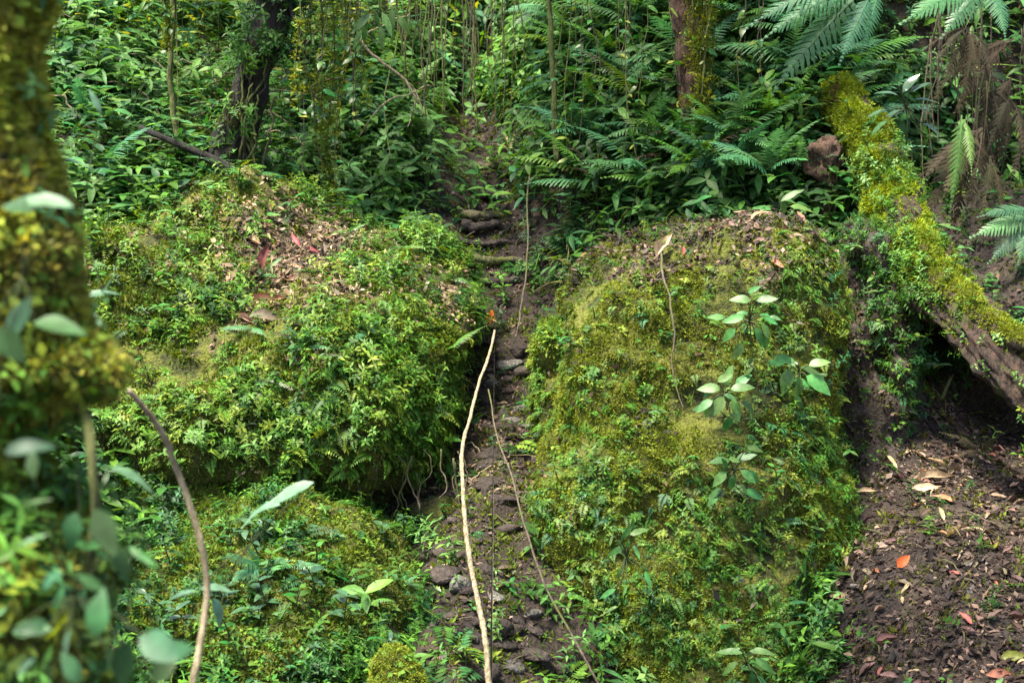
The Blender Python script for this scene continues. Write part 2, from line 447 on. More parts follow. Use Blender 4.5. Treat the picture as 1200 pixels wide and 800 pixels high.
def sprig_liver(n=7):
    p = Proto()
    for i in range(n):
        a = rr.uniform(0, 6.28); r = rr.uniform(.003, .03)
        d = (math.cos(a), math.sin(a), rr.uniform(-.1, .5))
        p.leaf((math.cos(a) * r * .6, math.sin(a) * r * .6, rr.uniform(0, .012)), d, (0, 0, 1), rr.uniform(.012, .022), rr.uniform(.009, .015), .1, .25)
    return p.done()
def sprig_litter(n=5):
    p = Proto()
    for i in range(n):
        a = rr.uniform(0, 6.28); x, y = rr.uniform(-.05, .05), rr.uniform(-.05, .05)
        d = (math.cos(a), math.sin(a), rr.uniform(-.35, .35)); ln = rr.uniform(.02, .055)
        p.leaf((x, y, rr.uniform(.002, .014)), d, (rr.uniform(-.5, .5), rr.uniform(-.5, .5), 1), ln, ln * rr.uniform(.3, .55), rr.uniform(-.25, .35), rr.uniform(-.2, .3))
    for i in range(2):
        a = rr.uniform(0, 6.28); x, y = rr.uniform(-.05, .05), rr.uniform(-.05, .05)
        p.blade((x, y, .006), (math.cos(a), math.sin(a), rr.uniform(-.1, .2)), (0, 0, 1), rr.uniform(.04, .09), .0035)
    return p.done()
HERB = [sprig_herb(rr.randint(3, 5), rr.uniform(.036, .05), rr.uniform(.012, .019), rr.uniform(.07, .12)) for _ in range(6)]
BROAD = [sprig_broad(rr.randint(2, 4), rr.uniform(.10, .14), rr.uniform(.034, .062), rr.uniform(.16, .3)) for _ in range(8)]
SELAG = [sprig_selag(rr.randint(8, 11), rr.uniform(.08, .12), rr.uniform(.03, .042)) for _ in range(5)]
MOSS = [sprig_moss(rr.randint(8, 11), rr.uniform(.016, .026)) for _ in range(6)]
GRASS = [sprig_grass(rr.randint(6, 10)) for _ in range(4)]
LIVER = [sprig_liver(rr.randint(6, 8)) for _ in range(4)]
LITTER = [sprig_litter(rr.randint(4, 6)) for _ in range(6)]

def sample(surfs, n, wfun=None, cull=-0.25, margin=90):
    """random points on visible-side triangles of surfaces [(V, F4)]"""
    Vs, Ts, o = [], [], 0
    for V, F in surfs:
        Vs.append(V); Ts.append(np.concatenate([F[:, [0, 1, 2]], F[:, [0, 2, 3]]]) + o); o += len(V)
    V = np.concatenate(Vs); T = np.concatenate(Ts)
    a, b, c = V[T[:, 0]], V[T[:, 1]], V[T[:, 2]]
    cr = np.cross(b - a, c - a); ar = np.linalg.norm(cr, axis=1) / 2; N = norm(cr)
    M = (a + b + c) / 3
    px, py, d = proj(M)
    tc = norm(np.array([0, 0, CZ]) - M)
    w = ar * (7.0 / np.maximum(d, 3.0)) ** 1.3
    w = w * ((N * tc).sum(1) > cull) * np.where((px > -margin) & (px < 1200 + margin), 1, .4 * (px > -280) * (px < 1480) * (margin > 60)) * (py > -margin) * (py < 800 + margin)
    if wfun is not None: w = w * np.maximum(wfun(M, N, px, py), 0)
    if w.sum() <= 0: return np.zeros((0, 3)), np.zeros((0, 3))
    k = rng.choice(len(T), n, p=w / w.sum())
    r1, r2 = np.sqrt(rng.random(n))[:, None], rng.random(n)[:, None]
    return a[k] * (1 - r1) + b[k] * r1 * (1 - r2) + c[k] * r1 * r2, N[k]

def frames(N, upmix=0.5, jit=0.35, face=None):
    n = len(N)
    U = norm(N * (1 - upmix) + np.array([0, 0, 1.0]) * upmix + rng.normal(0, jit, (n, 3)) * .5)
    if face is None: A = rng.normal(0, 1, (n, 3))
    else: A = face + rng.normal(0, .55, (n, 3))
    X = norm(A - (A * U).sum(1, keepdims=True) * U); Y = np.cross(U, X)
    return np.stack([X, Y, U], -1)      # columns

class Stuff:
    def __init__(s): s.V, s.F, s.C, s.o = [], [], [], 0
    def put(s, protos, Pt, M, sc, col, jit=0.28):
        if len(Pt) == 0: return
        which = rng.integers(0, len(protos), len(Pt))
        for i, p in enumerate(protos):
            k = np.nonzero(which == i)[0]
            if not len(k): continue
            V = np.einsum('nij,vj->nvi', M[k], p.V) * sc[k][:, None, None] + Pt[k][:, None, :]
            jf = np.exp(rng.normal(0, jit, (len(k), p.n)))[:, p.I]
            hue = rng.normal(0, .07, (len(k), p.n))[:, p.I]
            Cc = col[k][:, None, :] * jf[..., None]
            Cc = np.stack([Cc[..., 0] * (1 + hue), Cc[..., 1], Cc[..., 2] * (1 - hue)], -1)
            nv = len(p.V)
            F = p.F[None] + (np.arange(len(k)) * nv)[:, None, None] + s.o
            s.V.append(V.reshape(-1, 3)); s.F.append(F.reshape(-1, 4)); s.C.append(np.clip(Cc, .002, .9).reshape(-1, 3)); s.o += len(k) * nv
    def build(s, name, mat, parent=None, label=None, cat=None):
        V = np.concatenate(s.V); base = np.zeros(3)
        me = mesh_np(name, V, np.concatenate(s.F), mat, np.concatenate(s.C))
        o = link(name, me, parent); o['kind'] = 'stuff'
        if label: o['label'] = label
        if cat: o['category'] = cat
        return o
def palette(cols, P_, nscale=3.0, seed=0, spread=0.25):
    """pick from colour list by smooth noise plus scatter"""
    cols = np.array(cols, float); n = len(P_)
    t = fbm(P_, nscale, 3, seed) * .9 + .5 + rng.normal(0, spread, n)
    t = np.clip(t, 0, .999) * (len(cols) - 1); i = t.astype(int); f = (t - i)[:, None]
    return cols[i] * (1 - f) + cols[np.minimum(i + 1, len(cols) - 1)] * f
def bump(px, py, cx, cy, rx, ry):
    return np.exp(-(((px - cx) / rx) ** 2 + ((py - cy) / ry) ** 2))
# ------------------------------------------------------------------ ground
ctrl = []
def g(px, py, Y): ctrl.append(tuple(P(px, py, Y)))
for x in (-5, -2.5, 0, 2.5, 5):
    ctrl.append((x, -2.0, 0.0)); ctrl.append((x, 1.5, -0.05)); ctrl.append((x, 3.8, -0.18))
for a in [(560, 810, 6.0), (560, 700, 6.6), (570, 600, 7.3), (585, 500, 8.0), (595, 400, 8.8), (585, 330, 9.6), (580, 260, 10.5), (585, 195, 11.4), (572, 160, 12.1), (530, 120, 12.5), (570, 60, 13.2),
          (1100, 800, 5.7), (1100, 700, 6.3), (1100, 600, 7.1), (1150, 545, 7.8), (1010, 570, 7.6), (1010, 700, 6.5), (1120, 510, 8.6), (1180, 500, 8.8), (1130, 455, 9.9), (1030, 430, 8.3), (1010, 330, 8.7),
          (1150, 330, 10.0), (1150, 200, 10.1), (1150, 60, 10.4), (1150, -60, 10.8), (1300, 300, 10.0), (1300, 600, 7.4), (1300, 0, 11.0),
          (700, 285, 9.4), (850, 270, 9.0), (950, 280, 8.8), (660, 330, 9.5), (652, 250, 9.75), (655, 190, 10.1), (700, 150, 10.15), (850, 150, 9.8), (960, 160, 9.5), (700, 20, 11.0), (850, 20, 10.6), (980, 20, 10.3), (700, -120, 12.0), (900, -120, 11.5),
          (645, 120, 10.8), (645, 30, 11.8),
          (800, 600, 7.9), (720, 500, 8.5), (900, 500, 8.2), (760, 900, 6.3), (900, 900, 6.3), (680, 860, 6.2), (850, 1000, 5.4),
          (100, 260, 8.9), (200, 250, 9.1), (330, 240, 9.6), (450, 290, 9.9), (520, 260, 9.95), (520, 200, 10.4), (450, 220, 10.2), (300, 205, 10.0), (100, 140, 10.0), (250, 140, 10.7), (420, 140, 10.9), (450, 80, 11.7), (100, 0, 11.6), (300, 10, 12.4), (450, 0, 12.8), (300, -120, 13.6), (550, -120, 14.5), (0, 200, 9.5), (-150, 250, 9), (-150, 50, 11.5),
          (150, 720, 6.3), (300, 800, 5.9), (120, 820, 5.6), (300, 690, 6.9), (300, 500, 8.2), (120, 480, 7.8), (0, 500, 7.6), (-120, 600, 6.5), (450, 700, 6.8), (480, 600, 7.6), (500, 420, 8.9)]:
    g(*a)
for x in (-7, 7):
    ctrl += [(x, 5, .2), (x, 9, 2.4), (x, 14, 4.5), (x, 20, 7.0)]
ctrl += [(0, 20, 6.2), (-3, 20, 6.6), (3, 20, 6.8)]
CP = np.array(ctrl)
def tps(r2): return r2 * np.log(r2 + 1e-9) * .5
n_ = len(CP)
K = tps(((CP[:, None, :2] - CP[None, :, :2]) ** 2).sum(-1)) + np.eye(n_) * 0.02
Q = np.concatenate([np.ones((n_, 1)), CP[:, :2]], 1)
sol = np.linalg.solve(np.block([[K, Q], [Q.T, np.zeros((3, 3))]]), np.concatenate([CP[:, 2], np.zeros(3)]))
def base_height(x, y):
    out = np.zeros(len(x))
    for i in range(0, len(x), 20000):
        xx, yy = x[i:i + 20000], y[i:i + 20000]
        out[i:i + 20000] = tps((xx[:, None] - CP[:, 0]) ** 2 + (yy[:, None] - CP[:, 1]) ** 2) @ sol[:n_] + sol[n_] + sol[n_ + 1] * xx + sol[n_ + 2] * yy
    return out
def height(x, y):
    x = np.atleast_1d(np.asarray(x, float)); y = np.atleast_1d(np.asarray(y, float))
    A = np.stack([x, y, x * 0], -1)
    z = base_height(x, y)
    amp = np.clip((y - 3.5) / 2.5, 0.25, 1)
    return z + amp * (0.22 * fbm(A, 1.1, 4, 5) + 0.06 * np.abs(fbm(A, 5.0, 3, 9)))
gx = np.concatenate([np.linspace(-12, -5.2, 16), np.linspace(-5, 5, 190), np.linspace(5.2, 12, 16)])
gy = np.concatenate([np.linspace(-6, 3.8, 30), np.linspace(4, 16, 230), np.linspace(16.3, 30, 24)])
GX, GY = np.meshgrid(gx, gy)
GZ = height(np.clip(GX.ravel(), -7, 7), np.clip(GY.ravel(), -2, 20)) + np.maximum(GY.ravel() - 20, 0) * .5 + np.maximum(np.abs(GX.ravel()) - 7, 0) * .25
GV = np.stack([GX.ravel(), GY.ravel(), GZ], -1)
nx, ny = len(gx), len(gy)
ii, jj = np.meshgrid(np.arange(nx - 1), np.arange(ny - 1)); k0 = (jj * nx + ii).ravel()
GF = np.stack([k0, k0 + 1, k0 + nx + 1, k0 + nx], -1)
ground = structure(link('ground', mesh_np('ground', GV, GF, M_soil, smooth=True)))
def on_ground(px, py, lo=4.5, hi=19.0):
    """first ground point along the line of sight through (px, py)"""
    Y = np.linspace(lo, hi, 500)
    pts = np.array([tuple(P(px, py, t)) for t in Y])
    k = np.nonzero(pts[:, 2] < height(pts[:, 0], pts[:, 1]))[0]
    return Vector(pts[k[0]] if len(k) else pts[-1])
GS = (GV, GF)

# ------------------------------------------------------------------ boulders and banks
def orient(V, F):
    a, b, c = V[F[:, 0]], V[F[:, 1]], V[F[:, 2]]
    N = np.cross(b - a, c - a)
    return F[:, ::-1].copy() if (N * ((a + b + c) / 3 - V.mean(0))).sum() < 0 else F
def boulder(name, rows, label, cat, mat, group=None, **kw):
    V, F = loft(rows, **kw); F = orient(V, F)
    base = np.array([V[:, 0].mean(), V[:, 1].mean(), V[:, 2].min()])
    root = link(name, None, None, Matrix.Translation(Vector(base)))
    root.empty_display_size = .2
    tag(root, label, cat, group)
    link('stone_body', mesh_np(name + '_body', V - base, F, mat, smooth=True), root)
    return root, (V, F), base

RB, RBS, RBb = boulder('mossy_boulder', [(264, 866, 862, 8.6, .1), (268, 755, 932, 8.2, .8), (282, 724, 944, 7.8, 1.1), (315, 690, 954, 7.45, 1.4), (370, 662, 962, 7.22, 1.6), (450, 654, 968, 7.05, 1.7),
        (530, 650, 974, 6.86, 1.8), (610, 644, 986, 6.68, 1.95), (690, 656, 994, 6.5, 2.0), (770, 684, 990, 6.32, 2.1), (850, 706, 982, 6.2, 2.2), (940, 716, 972, 6.2, 2.2)],
        'tall yellow-green mossy boulder standing right of the stony gully', 'boulder', M_mossrock, exp=2.5, amp=.10, nscale=1.6, nr=110, ns=150, seed=2)
LB, LBS, LBb = boulder('mossy_bank', [(222, 205, 250, 9.4, .3), (240, 150, 330, 9.0, .8), (265, 115, 400, 8.6, 1.2), (300, 95, 462, 8.15, 1.5), (338, 80, 522, 7.8, 1.7), (385, 70, 552, 7.5, 1.7), (450, 64, 546, 7.25, 1.7),
        (510, 70, 528, 7.14, 1.6), (548, 80, 505, 7.2, 1.5), (580, 90, 470, 7.55, 1.2), (615, 100, 440, 7.9, .9), (660, 110, 420, 8.0, .8), (720, 140, 410, 8.0, .8)],
        'wide overhanging bank covered in small ferns and moss left of the gully', 'bank', M_mossrock, exp=2.2, amp=.115, nscale=1.5, nr=100, ns=140, seed=12)
LL, LLS, LLb = boulder('mossy_boulder', [(578, 150, 215, 7.25, .3), (592, 115, 275, 7.05, .6), (615, 95, 345, 6.9, .9), (642, 90, 440, 6.75, 1.0), (668, 90, 488, 6.6, 1.1), (710, 130, 504, 6.3, 1.3), (770, 80, 500, 6.1, 1.4), (850, 60, 490, 6.0, 1.5), (950, 60, 480, 6.0, 1.5)],
        'low dark mossy boulder under the overhanging left bank', 'boulder', M_mossrock, exp=2.3, amp=.10, nscale=1.7, seed=22)
PN, PNS, PNb = boulder('mossy_stone', [(766, 455, 459, 5.72, .03), (774, 447, 465, 5.66, .10), (790, 440, 474, 5.62, .16), (820, 432, 486, 5.58, .22), (900, 418, 500, 5.55, .3)],
        'small pointed yellow-green mossy stone at the foot of the dark boulder', 'stone', M_mossrock, exp=2.0, amp=.025, nscale=6, nr=30, ns=40, seed=31)
NB, NBS, NBb = boulder('mossy_rock', [(378, 646, 658, 7.9, .1), (385, 634, 670, 7.75, .3), (400, 628, 674, 7.65, .4), (425, 624, 672, 7.68, .4), (450, 630, 664, 7.8, .3), (480, 636, 658, 7.9, .25)],
        'dark little rock with mossy top wedged between gully and tall boulder', 'rock', M_mossrock, exp=2.1, amp=.03, nscale=5, nr=36, ns=48, seed=41)
PL, PLS, PLb = boulder('leafy_buttress', [(262, 1010, 1040, 8.35, .2), (290, 1000, 1062, 8.05, .5), (340, 1012, 1072, 7.95, .6), (400, 1022, 1076, 7.88, .6), (460, 1030, 1076, 7.85, .55), (510, 1036, 1072, 7.95, .5), (560, 1040, 1066, 8.1, .4), (620, 1040, 1060, 8.2, .3)],
        'earth buttress hung with small leaves between tall boulder and dark hollow', 'earth bank', M_clay, exp=2.1, amp=.05, nscale=4, nr=44, ns=56, seed=51)
OV, OVS, OVb = boulder('overhanging_ledge', [(225, 1110, 1360, 9.6, .8), (255, 1080, 1400, 8.8, 1.6), (300, 1068, 1420, 8.3, 2.2), (345, 1066, 1420, 8.05, 2.5), (378, 1070, 1420, 8.1, 2.4), (400, 1085, 1400, 8.5, 1.8)],
        'brown earth ledge roofing the dark hollow behind the fallen log', 'earth ledge', M_clay, exp=2.4, amp=.07, nscale=2.5, nr=44, ns=72, seed=61)
CL, CLS, CLb = boulder('clay_face', [(296, 965, 1005, 8.5, .3), (312, 958, 1035, 8.25, .6), (360, 965, 1050, 8.05, .7), (430, 968, 1052, 7.95, .8), (500, 972, 1052, 7.8, .9), (560, 975, 1058, 7.6, .9), (620, 985, 1055, 7.4, .9), (690, 990, 1030, 7.3, .8)],
        'bare grey-brown earth face beside the tall mossy boulder', 'earth face', M_clay, exp=2.3, amp=.07, nscale=3.5, nr=50, ns=56, seed=71)

# ------------------------------------------------------------------ moss and small leaves on the big boulders and banks
G_dark = (.016, .050, .010); G_mid = (.036, .108, .014); G_lite = (.080, .185, .020); G_yel = (.15, .20, .022); G_blue = (.026, .100, .036); G_pale = (.11, .22, .06)
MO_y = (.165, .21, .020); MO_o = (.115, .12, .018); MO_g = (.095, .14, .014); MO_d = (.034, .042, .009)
def cover(root, surf, base, n_moss, n_liv, n_herb, n_sel, mosspal, leafpal, wmoss=None, wherb=None, hs=1.0, seed=0, names=('moss', 'creeping_leaves'), ms=1.0, lime=None):
    s1, s2 = Stuff(), Stuff()
    if n_moss:
        p, n = sample([surf], n_moss, wmoss)
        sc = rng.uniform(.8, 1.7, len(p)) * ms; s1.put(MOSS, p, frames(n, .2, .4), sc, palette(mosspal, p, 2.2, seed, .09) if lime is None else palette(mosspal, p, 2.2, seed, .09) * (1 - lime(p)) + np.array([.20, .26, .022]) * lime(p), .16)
    if n_liv:
        p, n = sample([surf], n_liv, wmoss)
        s1.put(LIVER, p, frames(n, .35, .4), rng.uniform(.7, 1.5, len(p)), palette([MO_g, G_mid, G_lite, G_yel], p, 2.6, seed + 3))
    if n_herb:
        p, n = sample([surf], n_herb, wherb)
        s2.put(HERB, p, frames(n, .4, .4), rng.uniform(.45, 1.0, len(p)) * hs, palette(leafpal, p, 2.0, seed + 5))
    if n_sel:
        p, n = sample([surf], n_sel, wherb)
        fc = n * .6 + np.array([0, 0, -.35])
        s2.put(SELAG, p, frames(n, .45, .35, fc), rng.uniform(.5, 1.15, len(p)) * hs, palette(leafpal, p, 2.0, seed + 6))
    inv = np.array(base)
    for s, nm, mt in ((s1, names[0], M_mosscol), (s2, names[1], M_leafcol)):
        if s.V:
            s.V = [v - inv for v in s.V]; s.build(nm, mt, root)

def w_rb(M, N, px, py):       # right boulder: leaf litter keeps the flat top clear
    return (1.0 - .7 * np.clip(N[:, 2] - .55, 0, .4) / .4) * np.clip((fbm(M, 3.4, 3, 71) + .30) * 5, .05, 1) * (1 - .9 * bump(px, py, 830, 280, 130, 22))
def h_rb(M, N, px, py):
    v = .05 + 2.2 * np.clip(fbm(M, 2.6, 3, 77) - .02, 0, 1)
    v = v + .55 * bump(px, py, 930, 560, 70, 240) + .35 * bump(px, py, 690, 480, 50, 60) + .35 * bump(px, py, 750, 340, 40, 35) + .3 * bump(px, py, 900, 740, 90, 80)
    return v * (1.0 - .8 * np.clip(N[:, 2] - .6, 0, .4) / .4)
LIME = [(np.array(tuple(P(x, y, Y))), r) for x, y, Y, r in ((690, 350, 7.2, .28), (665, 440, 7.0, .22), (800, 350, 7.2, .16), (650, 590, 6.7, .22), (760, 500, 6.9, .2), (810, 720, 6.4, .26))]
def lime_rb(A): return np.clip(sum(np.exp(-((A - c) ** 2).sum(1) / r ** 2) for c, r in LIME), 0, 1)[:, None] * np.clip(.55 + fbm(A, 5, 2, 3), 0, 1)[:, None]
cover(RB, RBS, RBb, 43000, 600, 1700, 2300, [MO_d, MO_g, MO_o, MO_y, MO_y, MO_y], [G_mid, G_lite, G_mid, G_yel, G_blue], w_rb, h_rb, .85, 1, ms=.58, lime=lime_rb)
def h_lb(M, N, px, py):
    v = .06 + 2.0 * np.clip(fbm(M, 2.4, 3, 78) + .18, 0, 1)
    v = v * (1 - .97 * bump(px, py, 345, 300, 95, 58)) * (1 - .75 * bump(px, py, 520, 345, 35, 22))
    return v * np.where(N[:, 2] < -.2, .25, 1)
cover(LB, LBS, LBb, 15000, 1200, 3400, 4200, [MO_d, MO_g, MO_g, MO_y], [G_dark, G_mid, G_lite, G_yel, G_mid, G_lite], lambda M, N, px, py: np.where(N[:, 2] < -.25, .2, 1) * (1 - .95 * bump(px, py, 345, 300, 95, 58)) * (1 - .8 * bump(px, py, 520, 345, 34, 20)) * np.clip((fbm(M, 3.0, 3, 72) + .25) * 4, .05, 1), h_lb, 1.25, 2)
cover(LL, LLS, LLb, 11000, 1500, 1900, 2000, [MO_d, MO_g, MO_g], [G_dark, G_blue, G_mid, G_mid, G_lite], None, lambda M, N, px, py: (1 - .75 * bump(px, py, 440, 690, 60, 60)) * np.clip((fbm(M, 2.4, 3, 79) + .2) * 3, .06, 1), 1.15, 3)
cover(PN, PNS, PNb, 2600, 60, 6, 10, [MO_y, MO_y, MO_g], [G_lite, G_yel], None, None, .4, 4, ms=.5)
cover(NB, NBS, NBb, 900, 250, 90, 60, [MO_d, MO_g, MO_y], [G_mid, G_lite], lambda M, N, px, py: np.clip(N[:, 2] + .2, 0, 1), lambda M, N, px, py: np.clip(N[:, 2] + .1, .05, 1), .6, 5)
cover(PL, PLS, PLb, 500, 300, 700, 500, [MO_d, MO_g], [G_dark, G_mid, G_blue, G_lite], None, None, .85, 6)
cover(OV, OVS, OVb, 800, 300, 350, 250, [MO_d, MO_o], [G_dark, G_mid, G_blue], lambda M, N, px, py: np.clip(N[:, 2] + .3, 0, 1), lambda M, N, px, py: np.clip(N[:, 2] + .1, 0, 1), 1.0, 7)
cover(CL, CLS, CLb, 700, 250, 130, 110, [MO_d, MO_o], [G_dark, G_mid, G_lite], None, None, .6, 8)

# ------------------------------------------------------------------ ground cover on the slopes
def zone_slope(px, py):
    """leafy slopes; bare trail, gully and litter floor stay open"""
    v = np.ones(len(px))
    v = v * (1 - .93 * np.clip(1 - np.abs(px - 576) / 92, 0, 1) ** .25 * (py > 130) * (py < 420))
    v = v * (1 - .97 * np.clip(1 - np.abs(px - 582) / 125, 0, 1) ** .22 * (py >= 420))
    v = v * np.where((px > 985) & (py > 440), .03, 1)
    v = v * (1 - .85 * bump(px, py, 535, 140, 55, 28)) * (1 - .92 * bump(px, py, 350, 250, 95, 42)) * (1 - .7 * bump(px, py, 800, 268, 100, 16))
    v = v * np.where((px > 1085) & (py < 330), .3, 1)
    v = v * (1 - .95 * bump(px, py, 430, 600, 130, 45))
    return v
uc, um = Stuff(), Stuff()
def clump(f, lo, k, seed): return lambda M, N, px, py: f(px, py) * np.clip((fbm(M, k, 3, seed) - lo) * 4, .04, 1)
p, n = sample([GS], 7400, clump(zone_slope, -.25, 1.6, 61))
uc.put(HERB, p, frames(n, .38, .45), rng.uniform(.8, 1.8, len(p)), palette([G_dark, G_mid, G_blue, G_lite, G_mid, G_pale], p, 1.1, 31))
p, n = sample([GS], 7000, clump(lambda px, py: zone_slope(px, py) * np.where((py > 330) & (px > 130), .04, 1), -.2, 1.3, 62))
uc.put(BROAD, p, frames(n, .4, .5), rng.uniform(.5, 1.25, len(p)), palette([G_dark, G_mid, G_blue, G_lite, G_mid, G_pale], p, 1.0, 36))
p, n = sample([GS], 5600, clump(zone_slope, -.2, 1.4, 63))
uc.put(SELAG, p, frames(n, .5, .35, n * .7 + np.array([0, 0, -.3])), rng.uniform(.9, 2.4, len(p)), palette([G_dark, G_mid, G_blue, G_lite, G_yel], p, 1.1, 32))
p, n = sample([GS], 700, clump(zone_slope, -.1, 1.2, 64))
uc.put(GRASS, p, frames(n, .6, .4), rng.uniform(.8, 1.8, len(p)), palette([G_mid, G_lite, G_yel, G_pale, (.16, .14, .06)], p, 1.2, 38))
uc.build('undergrowth', M_leafcol, None, 'dense small-leaved green undergrowth covering the forest slopes', 'undergrowth')
p, n = sample([GS], 15000, lambda M, N, px, py: .3 + .7 * zone_slope(px, py) + 1.3 * bump(px, py, 585, 600, 70, 190) + .5 * bump(px, py, 590, 260, 45, 120))
um.put(MOSS, p, frames(n, .3, .4), rng.uniform(1.0, 2.2, len(p)), palette([MO_d, MO_o, MO_g, MO_g], p, 1.6, 33))
um.build('ground_moss', M_mosscol, None, 'short olive moss growing on the forest soil', 'moss')

# leaf litter crumbs
lt = Stuff()
LC = [(.010, .006, .005), (.020, .012, .009), (.036, .022, .016), (.062, .039, .029), (.13, .09, .066)]
def w_lit(M, N, px, py):
    return .05 + 1.0 * ((px > 975) & (py > 470)) + 1.4 * bump(px, py, 350, 250, 95, 42) + .8 * bump(px, py, 570, 500, 70, 200) + .7 * bump(px, py, 585, 290, 45, 110) + .8 * bump(px, py, 535, 140, 60, 30) + .9 * bump(px, py, 800, 268, 140, 20) + .4 * (px > 1085)
p, n = sample([GS], 16000, w_lit)
lt.put(LITTER, p, frames(n, .25, .35), (.28 + .95 * rng.random(len(p)) ** 2.0), palette(LC, p, 3.0, 34, .35), .4)
lt.build('leaf_litter', M_drycol, None, 'crumbled brown leaf litter covering the trail and forest floor', 'leaf litter')
for (root, surf, base, wf, nn) in ((RB, RBS, RBb, lambda M, N, px, py: np.clip(N[:, 2] - .35, 0, 1) * (py < 330) + .012, 1500),
                               (LB, LBS, LBb, lambda M, N, px, py: bump(px, py, 345, 298, 95, 60) + .9 * bump(px, py, 520, 345, 34, 22) + .01, 2600),
                               (CL, CLS, CLb, None, 450), (OV, OVS, OVb, None, 500)):
    s = Stuff(); p, n = sample([surf], nn, wf)
    s.put(LITTER, p, frames(n, .2, .3), rng.uniform(.6, 1.2, len(p)), palette(LC if root is not LB else [(.03, .019, .012), (.06, .038, .022), (.11, .070, .040), (.17, .115, .068), (.24, .175, .11)], p, 3.0, 35, .35), .4)
    s.V = [v - base for v in s.V]; s.build('leaf_litter', M_drycol, root)
# ------------------------------------------------------------------ leaf and frond meshes
def leaf_mesh(name, w, mat, seg=6, fold=.16, droop=.22, wav=.03, seed=0, peak=.42, curl=0.0):
    """one leaf blade along +X, unit length, petiole included"""
    r_ = random.Random(seed); V, F = [], []
    for i in range(seg + 1):
        t = i / seg
        s = t ** (math.log(.5) / math.log(peak)); ww = w * max(math.sin(math.pi * s), 0) ** .85 / 2
        if i == 0: ww = w * .02
        if i == seg: ww = .004
        z = -droop * t * t + r_.uniform(-wav, wav) * .5
        yo = r_.uniform(-wav, wav) * .5
        V += [(t, yo - ww * (1 - curl * .35), z + fold * ww + curl * ww + r_.uniform(-wav, wav) * .6), (t, yo, z), (t, yo + ww * (1 - curl * .35), z + fold * ww + curl * ww + r_.uniform(-wav, wav) * .6)]
    for i in range(seg):
        a = i * 3; F += [(a, a + 3, a + 4, a + 1), (a + 1, a + 4, a + 5, a + 2)]
    return mesh_np(name, V, F, mat, smooth=True)
def frond_mesh(name, mat, n=19, w=.19, arch=.30, seed=0, ragged=0.0):
    """feathered fern frond along +X, unit length"""
    r_ = random.Random(seed); V, F = [], []
    def zc(t): return arch * (t - 1.25 * t * t)
    def quad(a, b, c, d):
        o = len(V); V.extend([tuple(a), tuple(b), tuple(c), tuple(d)]); F.append((o, o + 1, o + 2, o + 3))
    for i in range(10):                                    # rachis
        t0, t1 = i / 10, (i + 1) / 10; r0, r1 = .008 * (1 - t0) + .002, .008 * (1 - t1) + .002
        quad((t0, -r0, zc(t0) + .002), (t1, -r1, zc(t1) + .002), (t1, r1, zc(t1) + .002), (t0, r0, zc(t0) + .002))
    for i in range(n):
        t = .12 + .87 * i / (n - 1)
        L = w * (math.sin(math.pi * min(1, (t + .12)) ** .9) ** .7 if t < .9 else 1.1 * (1 - t) + .05) * r_.uniform(.88, 1.08)
        L = max(L, .02); wd = .87 / n * .62
        for sg in (1, -1):
            if r_.random() < ragged: continue
            b = np.array([t, 0, zc(t)]); ang = .45 + .5 * t + r_.uniform(-.08, .08)
            d = np.array([math.sin(ang), sg * math.cos(ang), -.10 + r_.uniform(-.12, .08) - ragged * r_.uniform(0, .5)]); d /= np.linalg.norm(d)
            up = np.array([.25 * arch, 0, 1.0]); sd = np.cross(d, up); sd /= np.linalg.norm(sd)
            k = 4; pts = []
            for j in range(k + 1):
                u = j / k; ww = wd * (1.0 - .75 * u ** 1.6) * (1.0 if j % 2 == 0 else 1.25)
                c = b + d * L * u - np.array([0, 0, .25 * L * u * u])
                if j == k: ww = wd * .08
                pts.append((c + sd * ww / 2, c - sd * ww / 2))
            for j in range(k): quad(pts[j][0], pts[j + 1][0], pts[j + 1][1], pts[j][1])
    return mesh_np(name, V, F, mat)
def frame_mtx(base, d, up, length, wscale=1.0):
    d = Vector(d).normalized(); up = Vector(up); y = up.cross(d)
    if y.length < 1e-4: y = Vector((0, 1, 0)).cross(d)
    y.normalize(); z = d.cross(y)
    m = Matrix((d * length, y * length * wscale, z * length)).transposed().to_4x4()
    m.translation = Vector(base); return m

LM = lambda nm, w, mat, k=3, **kw: [leaf_mesh(nm, w * (1 + .1 * (i - 1)), mat, seed=i * 7 + int(w * 100), droop=.1 + .16 * i, **kw) for i in range(k)]
L_lance = LM('leaf', .27, M_herb); L_lancep = LM('leaf', .30, M_herb_pale); L_ovate = LM('leaf', .46, M_herb); L_ovatep = LM('leaf', .48, M_herb_pale)
L_gloss = LM('leaf', .42, M_gloss); L_fore = LM('leaf', .62, M_fore); L_forep = LM('leaf', .45, M_fore_pale); L_yel = LM('leaf', .4, M_yel)
D_brown = [leaf_mesh('fallen_leaf', .3 + .08 * i, M_dry, 5, droop=(-.1, .15, .3, -.2)[i], wav=.08, seed=50 + i, curl=(.9, .3, .6, 1.3)[i]) for i in range(4)]
D_pale = [leaf_mesh('fallen_leaf', .32 + .08 * i, M_dry_pale, 5, droop=(.1, -.15, .3)[i], wav=.08, seed=60 + i, curl=(.8, .4, 1.2)[i]) for i in range(3)]
D_red = [leaf_mesh('fallen_leaf', .36 + .06 * i, M_dry_red, 5, droop=.1, wav=.08, seed=70 + i, curl=.6) for i in range(2)]
D_orange = [leaf_mesh('fallen_leaf', .55, M_dry_orange, 6, droop=.05, wav=.05, seed=80, curl=.4)]
D_yellow = [leaf_mesh('fallen_leaf', .42, M_yel, 6, droop=.1, wav=.05, seed=81, curl=.4)]
F_green = [frond_mesh('frond', M_fern, 17 + 2 * i, .17 + .02 * i, .22 + .08 * i, i) for i in range(4)]
